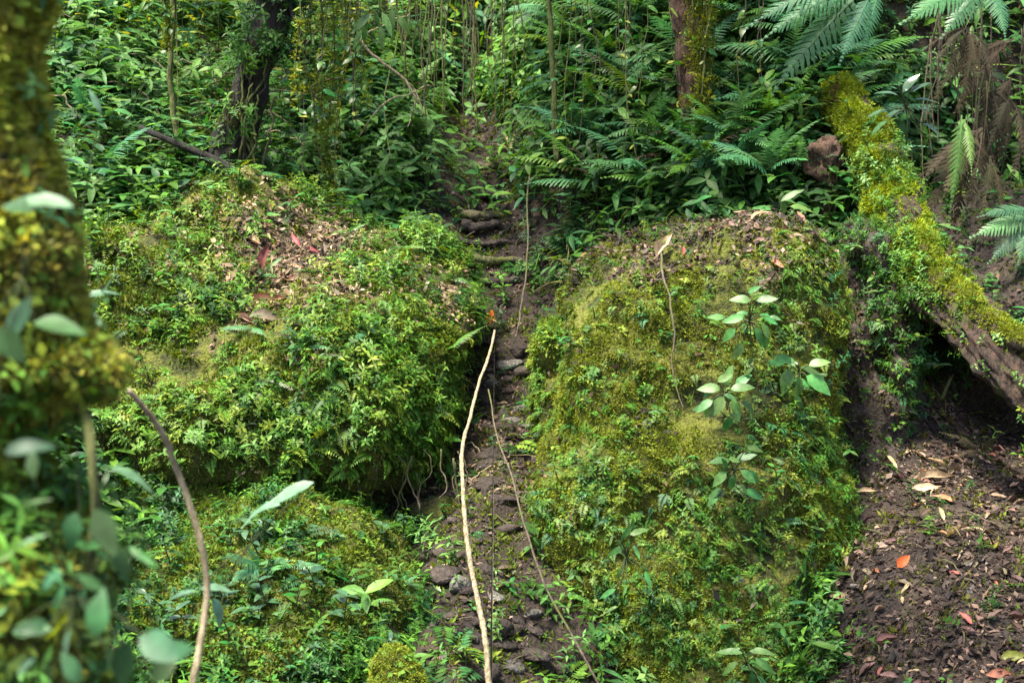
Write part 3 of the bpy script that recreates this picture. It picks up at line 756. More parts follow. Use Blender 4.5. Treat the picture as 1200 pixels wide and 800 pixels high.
F_lite = [frond_mesh('frond', M_fern_lite, 18 + 2 * i, .15 + .02 * i, .25 + .06 * i, 10 + i) for i in range(3)]
F_dead = [frond_mesh('frond', M_fern_dead, 17, .12 + .02 * i, .35 + .1 * i, 20 + i, .12 + .1 * i) for i in range(3)]

# ------------------------------------------------------------------ plant builders
CAMV = Vector((0, 0, CZ))
def stem_part(root, pts, r0, r1, mat=M_stem, n=7, sides=4, name='stem'):
    p = smooth_path(pts, n); V, F = tube_np(p, np.linspace(r0, r1, n), sides)
    return link(name, mesh_np(name, V, F, mat, smooth=True), root)
STEM_CACHE = {}
def herb(loc, up, h, pairs, ln, meshes, label, group, name='leafy_herb', lean=None, droop=0.0, cat='plant'):
    """upright herb: stem with opposite leaves, each leaf a part"""
    root = link(name, None, None, Matrix.Translation(Vector(loc) - Vector(up).normalized() * .02)); root.empty_display_size = .05
    tag(root, label, cat, group)
    up = Vector(up).normalized(); ln_ = Vector(lean) if lean is not None else Vector((random.uniform(-.35, .35), random.uniform(-.5, .1), 0))
    def c(t): return up * h * t + ln_ * h * t * t - Vector((0, 0, droop * h * t * t))
    stem_part(root, [c(0), c(.35), c(.7), c(1)], .0045, .002)
    a0 = random.uniform(0, 6.28)
    for i in range(pairs + 1):
        t = .3 + .7 * i / max(pairs, 1); b = c(t)
        angs = [a0 + i * 1.5, a0 + i * 1.5 + math.pi] if i < pairs else [a0 + i * 1.5 + k * 2.1 for k in range(3)]
        for a in angs:
            a += random.uniform(-.4, .4); el = random.uniform(-.15, .5)
            d = Vector((math.cos(a) * math.cos(el), math.sin(a) * math.cos(el), math.sin(el))) + up * .15
            s = ln * random.uniform(.7, 1.15) * (1 - .25 * abs(t - .6))
            nrm = Vector((random.uniform(-.3, .3), random.uniform(-.55, .1), 1))
            link('leaf', random.choice(meshes), root, frame_mtx(b, d, nrm, s, random.uniform(.85, 1.15)))
    return root
def fern(loc, up, n, size, meshes, label, group, face=(0, -1, 0), spread=1.3, el=(-.15, .8), cat='fern', name='fern'):
    root = link(name, None, None, Matrix.Translation(Vector(loc) - Vector(up).normalized() * .02)); root.empty_display_size = .05
    tag(root, label, cat, group)
    fa = math.atan2(face[1], face[0])
    for i in range(n):
        a = fa + spread * ((i + .5) / n * 2 - 1) * 1.15 + random.uniform(-.25, .25); e = random.uniform(*el)
        d = Vector((math.cos(a) * math.cos(e), math.sin(a) * math.cos(e), math.sin(e)))
        nrm = Vector((random.uniform(-.25, .25), -.35 + random.uniform(-.3, .2), 1))
        link('frond', random.choice(meshes if random.random() > .07 else F_dead), root, frame_mtx((0, 0, 0), d, nrm, size * random.uniform(.7, 1.15), random.uniform(.85, 1.2)))
    return root
def hero_fern(fronds, Y, meshes, label, group=None, nrm=(0, -.9, .7), name='fern', cat='fern'):
    """fern with fronds given as (base px, tip px, width scale) seen at distance Y"""
    b0 = P(fronds[0][0][0], fronds[0][0][1], Y)
    root = link(name, None, None, Matrix.Translation(b0)); root.empty_display_size = .05
    tag(root, label, cat, group)
    for i, (b, t, ws) in enumerate(fronds):
        pb = P(b[0], b[1], Y + random.uniform(-.05, .05)); pt = P(t[0], t[1], Y - random.uniform(.05, .3))
        link('frond', meshes[i % len(meshes)], root, frame_mtx(pb - b0, pt - pb, nrm, (pt - pb).length * 1.02, ws))
    return root
def aimed_leaf(root, origin, meshes, px, py, Y, ln_px, ang, tilt=.9, ws=1.0, stem_to=None):
    """leaf whose base stands at (px,py,Y); ang is the direction it points, degrees"""
    b = P(px, py, Y); L = ln_px / FPX * Y
    d = Vector((math.cos(R(ang)), random.uniform(-.6, .2), math.sin(R(ang)) - .1))
    nrm = Vector((random.uniform(-.45, .45), -tilt * random.uniform(.4, 1.2), 1.0 - .4 * tilt))
    link('leaf', random.choice(meshes), root, frame_mtx(b - origin, d, nrm, L, ws))
    if stem_to is not None:
        stem_part(root, [stem_to - origin, (stem_to + b) / 2 - origin + Vector((0, 0, .01)), b - origin], .003 * Y / 5, .0015 * Y / 5)
def scatter_pts(surfs, n, wfun, mind):
    p, nn = sample(surfs, n * 14, wfun, cull=-.1, margin=40)
    keep = []
    for i in range(len(p)):
        if all((p[i][0] - q[0]) ** 2 + (p[i][1] - q[1]) ** 2 + (p[i][2] - q[2]) ** 2 > mind * mind for q, _ in keep): keep.append((p[i], nn[i]))
        if len(keep) >= n: break
    return keep
def box(x0, x1, y0, y1): return lambda M, N, px, py: 1.0 * ((px > x0) & (px < x1) & (py > y0) & (py < y1)) * (.1 + zone_slope(px, py))

# ------------------------------------------------------------------ trees
def crown_part(root, origin, centre, rad, n, size, seed):
    r_ = np.random.default_rng(seed); k = 26
    cl = r_.normal(0, 1, (k, 3)); cl = norm(cl) * (r_.random((k, 1)) ** .4) * np.array(rad) + np.array(centre)
    pc = cl[r_.integers(0, k, n)] + r_.normal(0, .36, (n, 3))
    X = norm(r_.normal(0, 1, (n, 3)) * np.array([1, 1, .4])); U = norm(np.array([0, 0, 1.0]) + r_.normal(0, .5, (n, 3))); Yv = norm(np.cross(U, X))
    s = size * r_.uniform(.6, 1.3, (n, 1))
    V = np.stack([pc, pc + X * s * .45 + Yv * s * .25, pc + X * s, pc + X * s * .45 - Yv * s * .25], 1).reshape(-1, 3) - np.array(origin)
    col = np.repeat(np.array(G_mid)[None] * np.exp(r_.normal(0, .3, (n, 1))), 4, 0)
    return link('crown', mesh_np('crown', V, np.arange(4 * n).reshape(-1, 4), M_leafcol, col), root)
def tree(name, pts, radii, mat, label, crown=None, n=160, sides=56, rough=.35, bark=.018, limbs=(), seed=0):
    b = Vector(pts[0]); root = link(name, None, None, Matrix.Translation(b)); tag(root, label, 'tree')
    p = smooth_path(pts, n, .05, seed); rad = np.interp(np.linspace(0, 1, n), np.linspace(0, 1, len(radii)), radii)
    V, F = tube_np(p, rad, sides, rough, seed, True, bark); surf = (V, orient(V, F))
    link('trunk', mesh_np('trunk', V - np.array(tuple(b)), F, mat, smooth=True), root)
    for (t, tip, r) in limbs:
        s = p[int(t * (n - 1))]; tip = Vector(tip); mid = (s + tip) / 2 + Vector((0, 0, .2))
        q = smooth_path([s, mid, tip], 16, .06, seed + 5); V2, F2 = tube_np(q, np.linspace(r, r * .3, 16), 8, .15, seed + 2)
        link('limb', mesh_np('limb', V2 - np.array(tuple(b)), F2, mat, smooth=True), root)
    if crown: crown_part(root, tuple(b), *crown)
    return root, surf, np.array(tuple(b))

tb = P(270, 222, 9.55); tt = P(322, -10, 9.35)
DT, DTS, DTb = tree('dark_tree', [tb + Vector((-.02, 0, -.25)), tb + Vector((.0, 0, .15)), P(285, 150, 9.5), P(302, 80, 9.42), tt, Vector((-1.5, 9.2, 5.2)), Vector((-1.7, 9.0, 7.0))], [.17, .145, .12, .11, .11, .10, .08], M_bark_dark,
    'dark leaning tree trunk rising from the left slope', ((-1.9, 9.2, 6.6), (2.8, 2.6, 1.0), 1300, .2, 4), limbs=[(.75, (-3.6, 8.6, 6.6), .05), (.85, (-.4, 8.6, 6.7), .045), (.62, tuple(P(352, 40, 9.2)), .02)], seed=3)
RT, RTS, RTb = tree('vine_tree', [P(806, 210, 9.75), P(808, 120, 9.72), P(803, 40, 9.7), P(800, -30, 9.7), Vector((1.4, 9.7, 5.4)), Vector((1.6, 9.6, 7.2))], [.09, .08, .085, .08, .08, .06], M_bark_red,
    'reddish trunk hung with yellow-green vines on the fern bank', ((2.2, 9.6, 6.9), (3.0, 2.4, 1.0), 1200, .2, 8), limbs=[(.8, (3.6, 8.9, 6.9), .04), (.85, (.4, 9.3, 7.0), .04)], seed=8)

s = Stuff(); p, n = sample([DTS], 260, lambda M, N, px, py: .2 + 1.0 * (py < 70))
s.put(HERB, p, frames(n, .2, .5), rng.uniform(.7, 1.5, len(p)), palette([G_dark, G_mid, G_lite], p, 3, 47)); p, n = sample([DTS], 900, lambda M, N, px, py: np.clip(fbm(M, 4, 2, 5), 0, 1) + .02)
s.put(MOSS, p, frames(n, .1, .5), rng.uniform(.6, 1.2, len(p)), palette([MO_d, MO_d, MO_g], p, 3, 48)); s.V = [v - DTb for v in s.V]; s.build('climbing_leaves', M_leafcol, DT)
# mossy foreground tree at the left edge
fr = [(-120, -90, 36, 2.10, .2), (0, -86, 44, 2.10, .2), (100, -84, 36, 2.09, .2), (200, -84, 32, 2.08, .2), (260, -84, 48, 2.07, .2), (340, -86, 54, 2.05, .22), (400, -86, 88, 2.04, .24), (440, -82, 112, 2.03, .25), (470, -82, 84, 2.05, .25),
      (520, -96, 20, 2.07, .25), (590, -106, 22, 2.05, .28), (650, -114, 60, 2.0, .32), (700, -110, 96, 1.97, .36), (760, -110, 90, 1.96, .38), (860, -130, 96, 1.96, .4), (1200, -150, 120, 2.0, .4), (1900, -200, 200, 2.0, .5)]
V, F = loft(fr, exp=2.0, nr=150, ns=60, amp=.02, nscale=10, seed=91); F = orient(V, F)
FTb = np.array([V[:, 0].mean(), 2.2, V[:, 2].min()]); FT = link('mossy_tree', None, None, Matrix.Translation(Vector(FTb)))
tag(FT, 'thick mossy tree trunk swelling into a leafy mossy base', 'tree')
link('trunk', mesh_np('trunk', V - FTb, F, M_bark_moss, smooth=True), FT); FTS = (V, F)
tp = P(-26, -150, 2.2)
V2, F2 = tube_np(smooth_path([tp - Vector((0, 0, .03)), tp + Vector((-.05, .02, 1.0)), tp + Vector((-.25, .1, 2.2))], 20), np.linspace(.06, .035, 20), 12, .2, 4)
link('upper_trunk', mesh_np('upper_trunk', V2 - FTb, F2, M_bark_moss, smooth=True), FT)
crown_part(FT, tuple(FTb), (-.4, 4.4, 5.6), (1.3, 1.0, .6), 500, .2, 14)
s = Stuff(); p, n = sample([FTS], 15000, None, margin=150)
s.put(MOSS, p, frames(n, -.1, .5), rng.uniform(.35, .95, len(p)), palette([(.07, .07, .02), (.17, .16, .04), (.25, .26, .04), (.29, .31, .045), (.21, .28, .035)], p, 9, 92, .2), .3)
p, n = sample([FTS], 900, lambda M, N, px, py: 1.0 * (py > 250) + .1, margin=150)
s.put(LIVER, p, frames(n, .3, .5), rng.uniform(.7, 1.4, len(p)), palette([MO_y, G_yel, G_lite, G_mid], p, 6, 93))
s.V = [v - FTb for v in s.V]; s.build('moss', M_mosscol, FT)
s = Stuff(); p, n = sample([FTS], 190, lambda M, N, px, py: 1.0 * (py > 470) + .06, margin=60)
s.put(BROAD, p, frames(n, .4, .5), rng.uniform(.16, .34, len(p)), palette([G_mid, G_lite, G_blue, G_yel], p, 6, 94)); s.V = [v - FTb for v in s.V]; s.build('creeping_leaves', M_leafcol, FT)

# thin saplings and poles
def pole(name, pts, r0, r1, mat, label, cat, group=None, n=26, wob=.03, sides=7, seed=0, rough=.2):
    o = tube_obj(name, pts, r0, r1, mat, n, sides, wob, rough, seed); return tag(o, label, cat, group)
pole('sapling', [P(207, 165, 9.6), P(200, 90, 9.6), P(203, 20, 9.6), P(205, -60, 9.6)], .022, .016, M_vine, 'slim mossy green sapling stem standing left of the dark trunk', 'sapling', seed=1)
pole('sapling', [P(652, 190, 9.9), P(650, 110, 9.9), P(646, 40, 9.9), P(642, -60, 9.9)], .022, .016, M_vine, 'slim green sapling stem at the left end of the fern bank', 'sapling', seed=2)
for i, (x, y, xt, Y) in enumerate([(116, 140, 120, 11.5), (160, 135, 172, 12), (235, 110, 238, 12.5), (262, 90, 250, 13), (95, 150, 85, 11), (350, 90, 362, 13.2), (412, 90, 400, 13), (450, 70, 455, 13.8)]):
    pole('thin_sapling', [P(x, y, Y), P((x + xt) / 2 + 4, y / 2, Y), P(xt, -50, Y)], .012, .008, (M_vine, M_root)[i % 2], 'thin upright sapling in the thicket behind the left slope', 'sapling', 'thin saplings in the back thicket', seed=20 + i)

# hanging vines and aerial roots
def hang(px, top, bot, Y, r, mat, label, group, i, leafy=0, cat='vine', name='hanging_vine', mossy=0):
    b = P(px, top, Y); e = P(px + random.uniform(-8, 8), bot, Y + random.uniform(-.1, .1))
    root = link(name, None, None, Matrix.Translation(b)); tag(root, label, cat, group)
    pts = [Vector((0, 0, 0)), (e - b) * .35 + Vector((random.uniform(-.05, .05), 0, 0)), (e - b) * .7 + Vector((random.uniform(-.05, .05), 0, 0)), e - b]
    p = smooth_path(pts, 22, .02, i); V, F = tube_np(p, np.linspace(r, r * .6, 22), 5, .2, i)
    link('stem', mesh_np('stem', V, F, mat, smooth=True), root)
    if mossy:
        s_ = Stuff(); q_ = np.array([tuple(p[k]) for k in rng.integers(0, 22, mossy)]) + rng.normal(0, .012, (mossy, 3)) + rng.random((mossy, 1)) * np.array([0, 0, .04]); w_ = q_ + np.array(tuple(b))
        s_.put(MOSS, q_, frames(np.tile([0, -1.0, 0], (mossy, 1)), 0, .8), rng.uniform(.9, 2.0, mossy), palette([MO_g, MO_y, (.22, .24, .02)], w_, 4, 7), .2); s_.build('moss', M_mosscol, root)
    for k in range(leafy):
        q = p[random.randint(2, 21)]; a = random.uniform(0, 6.28)
        link('leaf', random.choice(L_ovate + L_yel[:1]), root, frame_mtx(q, (math.cos(a), math.sin(a) - .3, random.uniform(-.9, .1)), (random.uniform(-.3, .3), -.8, .8), random.uniform(.04, .09), 1))
    return root
VL = 'green vine with scattered leaves hanging over the left slope'
for i, (x, t, b, Y) in enumerate([(385, -40, 270, 9.6), (396, -40, 265, 9.5), (404, -40, 190, 9.7), (362, -40, 120, 9.8), (374, -40, 160, 10), (342, -40, 90, 9.9), (418, -40, 130, 10), (190, -40, 60, 9.4), (296, -40, 60, 9.8)]):
    hang(x, t, b, Y, .006, M_vine, VL, 'leafy vines on the left slope', i, 15, mossy=(90 if i in (0, 1, 4, 7) else 0))
for i in range(16):
    x = random.uniform(325, 480); hang(x, -45, random.uniform(70, 230), random.uniform(9.0, 9.9), random.uniform(.003, .006), random.choice([M_vine, M_vine, M_root]), ('short ' if i % 2 else 'long ') + 'thin leafy vine strand between dark trunk and trail', 'thin vine strands left of the trail', 500 + i, 8, mossy=(30 if i % 3 == 0 else 0))
for i in range(18):
    x = random.uniform(630, 900); hm = random.choice([M_vine, M_root]); hang(x, -45, random.uniform(40, 190), random.uniform(9.2, 9.8), random.uniform(.003, .005), hm, ('green' if hm is M_vine else 'brown') + ' thin vine strand hanging in front of the fern bank' + (', near the reddish trunk' if 770 < x < 850 else ''), 'thin vine strands on the fern bank', 530 + i, 5)
for i in range(34):
    x = random.uniform(470, 612); Y = random.uniform(10.2, 11.6)
    bt = random.uniform(60, 165); hm = random.choice([M_vine, M_vine, M_root])
    hang(x, -45, bt, Y, random.uniform(.004, .009), hm, ('long ' if bt > 115 else 'short ') + ('greenish' if hm is M_vine else 'grey-brown') + ' bare root hanging in the gap above the trail' + (', near the pale twig' if x < 505 else ', near the fern bank' if x > 580 else ''), 'hanging roots above the trail', 40 + i, 0, 'hanging root', 'hanging_root')
for i in range(6):
    x = 806 + random.uniform(0, 26); hang(x, -45, random.uniform(90, 215), 9.5 + random.uniform(-.1, .05), random.uniform(.005, .011), M_vine, 'yellow-green mossy vine hanging down the reddish trunk', 'vines on the reddish trunk', 80 + i, 4, mossy=34)
s = Stuff()
pp = np.array([tuple(P(random.gauss(818, 9), random.uniform(-20, 125), 9.5)) for _ in range(110)])
s.put(MOSS, pp, frames(np.tile([0, -1.0, 0], (len(pp), 1)), 0, .6), rng.uniform(1.2, 2.4, len(pp)), palette([MO_y, (.22, .22, .02), MO_g], pp, 5, 7)); s.V = [v - RTb for v in s.V]; s.build('moss', M_mosscol, RT)
for i in range(16):
    x = random.uniform(395, 545); y = 520 + (545 - x) * .25 + random.uniform(-10, 30); Y = 7.32 + random.uniform(0, .15)
    hang(x, y, y + random.uniform(35, 80), Y, random.uniform(.003, .007), M_root, 'short root dangling from the underside of the left bank', 'roots under the overhanging bank', 120 + i, 0, 'hanging root', 'hanging_root')
for i in range(20):
    x = random.uniform(1085, 1215); y = random.uniform(0, 150); hang(x, y - 40, y + random.uniform(90, 190), 9.2 + random.uniform(-.3, .5), random.uniform(.003, .007), random.choice([M_root, M_twig]), 'dry brown vine trailing over the dark right bank', 'dry vines on the right bank', 150 + i, 0)

# ------------------------------------------------------------------ fallen log
lp_ = [P(985, 112, 9.45), P(1018, 172, 9.0), P(1045, 245, 8.5), P(1080, 315, 8.05), P(1135, 375, 7.6), P(1200, 440, 7.15), P(1300, 535, 6.75), P(1400, 650, 6.5)]
pth = smooth_path(lp_, 150, .05, 6); rad = np.interp(np.linspace(0, 1, 150), np.linspace(0, 1, 8), [.12, .16, .19, .19, .16, .16, .17, .18])
V, F = tube_np(pth, rad * .74, 64, .5, 17, True, .03); F = orient(V, F); V = V + norm(V - V.mean(0)) * (.035 * np.abs(fbm(V * np.array([1, .6, .6]), 9, 3, 5)) + .012 * fbm(V, 30, 2, 6))[:, None]; lb = np.array(tuple(lp_[-1])); LG = link('fallen_log', None, None, Matrix.Translation(Vector(lb)))
tag(LG, 'thick leaning log, bright moss above and bare brown bark below', 'log')
link('bark', mesh_np('bark', V - lb, F, M_bark_log, smooth=True), LG); LGS = (V, F)
q = smooth_path([P(1085, 318, 7.95), P(1130, 352, 7.55), P(1165, 378, 7.3), P(1215, 408, 7.0)], 30, .03, 4); V2, F2 = tube_np(q, np.linspace(.085, .055, 30), 16, .3, 5); F2 = orient(V2, F2)
link('branch', mesh_np('branch', V2 - lb, F2, M_bark_log, smooth=True), LG)
s = Stuff()
wl = lambda M, N, px, py: np.clip(N[:, 2] + .65, .03, 1) * np.clip((350 - py) / 90, .015, 1) * np.clip((fbm(M, 5, 3, 15) + .22) * 4, .04, 1)
p, n = sample([LGS], 14000, wl)
s.put(MOSS, p, frames(n, .15, .4), rng.uniform(.6, 1.35, len(p)), palette([MO_g, MO_y, (.20, .27, .02), (.25, .31, .025)], p, 3.2, 44), .18)
p, n = sample([(V2, F2)], 1500, lambda M, N, px, py: np.clip(N[:, 2] + .3, .02, 1))
s.put(MOSS, p, frames(n, .15, .4), rng.uniform(.5, 1.0, len(p)), palette([MO_g, MO_y, (.17, .19, .014)], p, 4, 45))
s.V = [v - lb for v in s.V]; s.build('moss', M_mosscol, LG)
s = Stuff(); p, n = sample([LGS], 560, lambda M, N, px, py: bump(px, py, 1045, 205, 50, 22) * 1.5 + 1.2 * bump(px, py, 1050, 330, 40, 60) + .05)
s.put(HERB, p, frames(n, .5, .4), rng.uniform(.5, .95, len(p)), palette([G_mid, G_lite, G_pale], p, 3, 46)); s.V = [v - lb for v in s.V]; s.build('creeping_leaves', M_leafcol, LG)

ST, STS, STb = boulder('broken_stump', [(158, 962, 985, 8.95, .08), (172, 953, 992, 8.85, .2), (200, 950, 990, 8.82, .24), (225, 955, 985, 8.85, .22), (250, 958, 982, 8.9, .2), (290, 955, 985, 9, .2)],
    'reddish-brown broken stump beside the mossy log', 'stump', M_bark_red, exp=2.0, amp=.05, nscale=9, nr=40, ns=40, seed=33)

# ------------------------------------------------------------------ trail steps, stones
for i, (y, x0, x1) in enumerate([(186, 556, 604), (203, 552, 612), (218, 550, 614), (234, 548, 612), (250, 544, 614), (266, 542, 612), (284, 540, 612), (306, 538, 616), (330, 540, 618)]):
    a, b = on_ground(x0, y), on_ground(x1, y); a.y = b.y = (a.y + b.y) / 2
    mz = float(height((a.x + b.x) / 2, a.y)[0]); a.z = b.z = mz + .02; m = (a + b) / 2 + Vector((random.uniform(-.05, .05), -.03, random.uniform(-.02, .02)))
    o = tube_obj('trail_step', [a, a * .6 + m * .4 + Vector((0, 0, random.uniform(-.02, .03))), m, b], .026 + .010 * (i % 3), .02, (M_clay, M_root, M_clay)[i % 3], 40, 12, .025, .7, 200 + i)
    tag(o, ('rough earthen' if i % 3 != 1 else 'gnarled root') + ' step laid across the steep trail', 'step', 'steps of the steep trail')
def stone(p, s, flat, mat, label, group, seed, name='stone', cat='stone'):
    V, F = stone_np(seed, s * random.uniform(.8, 1.3), s * random.uniform(.7, 1.1), s * flat); o = link(name, mesh_np(name, V, F, mat), None, Matrix.Translation(p) @ Matrix.Rotation(random.uniform(0, 6.28), 4, 'Z') @ Matrix.Rotation(random.uniform(-.35, .35), 4, 'X'))
    return tag(o, label, cat, group)
stone(on_ground(508, 605) + Vector((0, 0, .03)), .105, .7, M_mossrock, 'largest mossy stone in the gully below the overhang', None, 1)
stone(on_ground(540, 690) + Vector((0, 0, .02)), .05, .8, M_rock, 'pale stone in the gully, beside the long bent stick', None, 2)
for i in range(84):
    y = random.uniform(400, 800); c = 572 - 22 * math.sin((y - 400) / 400 * 3.14); x = c + random.gauss(0, 42)
    if y < 560: x = 590 + random.gauss(0, 18)
    stone(on_ground(x, y) + Vector((0, 0, -.004)), (.025, .03, .04, .05, .06, .08)[i % 6], random.uniform(.35, .65), (M_rock, M_clay, M_clay, M_clay)[i % 4], ('tiny ', 'tiny ', 'small ', 'small ', 'fist-sized ', 'large ')[i % 6] + ('grey', 'brown', 'brown', 'brown')[i % 4] + ' stone in the narrow gully ' + ('above the overhang' if y < 560 else 'below the overhang'), 'stones in the gully', 10 + i)
for i in range(14):
    x, y = random.uniform(1000, 1200), random.uniform(540, 800)
    stone(on_ground(x, y), random.uniform(.02, .05), .6, random.choice([M_rock, M_clay]), 'small stone half sunk in the leaf-strewn floor', 'stones on the litter floor', 90 + i)

# ------------------------------------------------------------------ sticks and twigs
pole('bent_stick', [P(579, 388, 8.1), P(568, 430, 7.7), P(552, 485, 7.2), P(540, 540, 6.75), P(543, 610, 6.4), P(556, 680, 6.15), P(570, 740, 5.9), P(578, 830, 5.7)], .007, .013, M_stick, 'long pale bent stick leaning up the middle of the gully', 'stick', n=90, wob=.02, seed=61, rough=.5)
pole('thin_vine', [P(571, 455, 7.6), P(583, 510, 7.2), P(600, 560, 6.85), P(618, 625, 6.4), P(645, 700, 6.1), P(690, 780, 5.8), P(720, 830, 5.7)], .004, .005, M_root, 'thin dark vine slanting down the gully right of the pale stick', 'vine', n=60, wob=.012, seed=62)
pole('thin_vine', [P(622, 190, 9.9), P(618, 260, 9.4), P(615, 330, 8.8), P(607, 395, 8.3)], .005, .005, M_root, 'thin vine hanging straight down beside the trail', 'vine', n=40, wob=.02, seed=63)
pole('fallen_branch', [P(165, 150, 9.3), P(205, 168, 9.25), P(250, 185, 9.2), P(285, 205, 9.15), P(312, 222, 9.1)], .020, .028, M_bark_dark, 'dark fallen branch slanting down to the foot of the dark trunk', 'branch', n=40, wob=.04, seed=64)
pole('fallen_branch', [P(255, 190, 9.2), P(272, 208, 9.15), P(300, 216, 9.1), P(340, 242, 9.05)], .010, .014, M_twig, 'thin brown branch beside the dark fallen branch', 'branch', n=30, wob=.04, seed=65)
t_ = tag(link('broken_twig', None, None, Matrix.Translation(P(425, 50, 10.3))), 'pale forked twig slanting over the slope above the trail', 'twig')
for nm, c_, r0, r1 in (('stem', [P(422, 48, 10.3), P(450, 75, 10.3), P(478, 98, 10.3), P(490, 122, 10.3)], .012, .009), ('fork', [P(478, 98, 10.3), P(488, 108, 10.3), P(496, 135, 10.25)], .007, .004), ('fork', [P(487, 112, 10.3), P(484, 128, 10.3), P(478, 150, 10.2)], .006, .003)):
    V, F = tube_np(smooth_path(c_, 16, .02, 3), np.linspace(r0, r1, 16), 6); link(nm, mesh_np(nm, V - np.array(tuple(P(425, 50, 10.3))), F, M_stick, smooth=True), t_)
pole('woody_liana', [P(152, 455, 3.0), P(185, 500, 3.05), P(210, 555, 3.1), P(236, 630, 3.1), P(245, 690, 3.1), P(236, 760, 3.05), P(222, 840, 3.0), P(215, 1100, 2.9)], .0065, .0085, M_stick, 'slender brown woody liana arching beside the mossy tree', 'liana', n=60, wob=.01, seed=66)
pole('mossy_liana', [P(84, 432, 2.16), P(100, 480, 2.1), P(110, 540, 2.06), P(112, 600, 2.06), P(100, 680, 2.1)], .008, .007, M_vine, 'green mossy liana hanging below the swelling of the mossy tree', 'liana', n=30, wob=.006, seed=67)
pole('hanging_root', [P(775, 300, 7.36), P(782, 340, 7.12), P(790, 390, 7.0), P(788, 430, 6.96), P(800, 480, 6.9)], .006, .003, M_root, 'thin root trailing down the face of the tall mossy boulder', 'root', n=36, wob=.02, seed=68)
for i in range(34):
    z = i % 3
    x, y = ((random.uniform(990, 1200), random.uniform(540, 800)), (random.uniform(520, 640), random.uniform(400, 800)), (random.uniform(480, 600), random.uniform(110, 330)))[z]
    a = on_ground(x, y); th = random.uniform(0, 3.14); L = random.uniform(.1, .3)
    b = a + Vector((math.cos(th) * L, math.sin(th) * L, 0)); b.z = float(height(b.x, b.y)[0]) + .015; a.z += .012
    pole('twig', [a, (a + b) / 2 + Vector((0, 0, .02)), b], .005, .003, random.choice([M_twig, M_stick, M_root]), ('short dry twig lying on the leaf-strewn floor', 'short dry twig caught among the gully stones', 'short dry twig lying on the upper trail')[z], 'twig', ('twigs on the litter floor', 'twigs in the gully', 'twigs on the upper trail')[z], n=10, wob=.02, sides=5, seed=300 + i)

for i in range(9):
    y = random.uniform(20, 150); a = P(262 + (330 - 262) * (200 - y) / 200 + random.uniform(-26, 20), 215, 9.45); b = P(300 + random.uniform(-20, 30), y - 30, 9.28); 
    pole('climbing_vine', [a, (a + b) / 2 + Vector((random.uniform(-.06, .06), -.03, 0)), b], .012, .006, random.choice([M_bark_dark, M_root, M_vine]), 'thin vine climbing the dark leaning trunk', 'vine', 'vines on the dark trunk', n=24, wob=.05, sides=5, seed=420 + i)
for i in range(16):
    x, y = random.uniform(80, 400), random.uniform(60, 230); a = on_ground(x, y) + Vector((0, -.1, .12)); th = random.uniform(-.6, .6) + (0 if i % 2 else math.pi); L = random.uniform(.4, .9)
    b = a + Vector((math.cos(th) * L, -.1, random.uniform(-.1, .35)))
    pole('dead_branch', [a - Vector((0, 0, .15)), (a + b) / 2 + Vector((0, 0, .06)), b], .009, .004, random.choice([M_twig, M_root, M_stick]), 'thin dead branch poking out of the herbs on the left slope', 'branch', 'dead branches on the left slope', n=20, wob=.06, sides=5, seed=440 + i)
# ------------------------------------------------------------------ fallen leaves
def drop_leaf(p, nrm, meshes, ln, label, group, yaw=None, lift=.012, cat='leaf'):
    a = random.uniform(0, 6.28) if yaw is None else yaw
    n_ = (Vector(nrm) + Vector((random.uniform(-.5, .5), random.uniform(-.6, .2), random.uniform(0, .3)))).normalized()
    d = Vector((math.cos(a), math.sin(a) * .6, math.sin(a) * .5)); d = (d - n_ * d.dot(n_))
    o = link('fallen_leaf', random.choice(meshes), None, frame_mtx(Vector(p) + Vector(nrm) * lift, d, n_, ln))
    return tag(o, label, cat, group)
FLOOR = [('the orange leaf', on_ground(1057, 660), .35), ('the long pale leaf', on_ground(1090, 562), .4), ('the yellow-green leaf', on_ground(1185, 770), .35), ('the tall boulder', on_ground(1000, 700), .45), ('the dark hollow', on_ground(1120, 520), .5), ('the bank crest', P(300, 250, 8.8), .4), ('the upright red-brown leaf', P(305, 305, 7.95), .35), ('the curled brown leaf', P(320, 370, 7.45), .35)]
def near(p):
    for nm, q, r in FLOOR:
        if (Vector(p) - q).length < r: return ', near ' + nm
    return ''
def drop_many(surfs, n, wf, mixes, size, label, group):
    for p, nn in scatter_pts(surfs, n, wf, .03):
        mx = random.choice(mixes); L = random.uniform(*size)
        sz = 'large ' if L > size[0] + .7 * (size[1] - size[0]) else 'small ' if L < size[0] + .35 * (size[1] - size[0]) else ''
        drop_leaf(p, nn, mx, L, sz + {id(D_brown): 'brown ', id(D_pale): 'pale tan ', id(D_red): 'red-brown '}[id(mx)] + label + near(p), group)
mixA = [D_brown] * 7 + [D_red] + [D_pale] * 2
drop_many([GS], 170, lambda M, N, px, py: 1.0 * ((px > 985) & (py > 520)), mixA, (.04, .12), 'dry leaf on the dark forest floor', 'fallen leaves on the litter floor')
drop_many([RBS], 26, lambda M, N, px, py: np.clip(N[:, 2] - .4, 0, 1) * (py < 325), [D_brown, D_red, D_pale], (.06, .11), 'dry leaf lying on the flat top of the tall mossy boulder', 'fallen leaves on the tall boulder')
drop_many([LBS, GS], 90, lambda M, N, px, py: bump(px, py, 345, 298, 105, 70) ** 2, [D_brown, D_pale, D_brown, D_pale, D_red], (.06, .13), 'dry leaf in the left bank litter', 'fallen leaves on the left bank')
drop_many([GS], 36, lambda M, N, px, py: 1.0 * bump(px, py, 570, 480, 60, 180) + bump(px, py, 590, 260, 40, 90), mixA, (.04, .09), 'dry leaf on the trail or in the gully', 'fallen leaves along the trail')
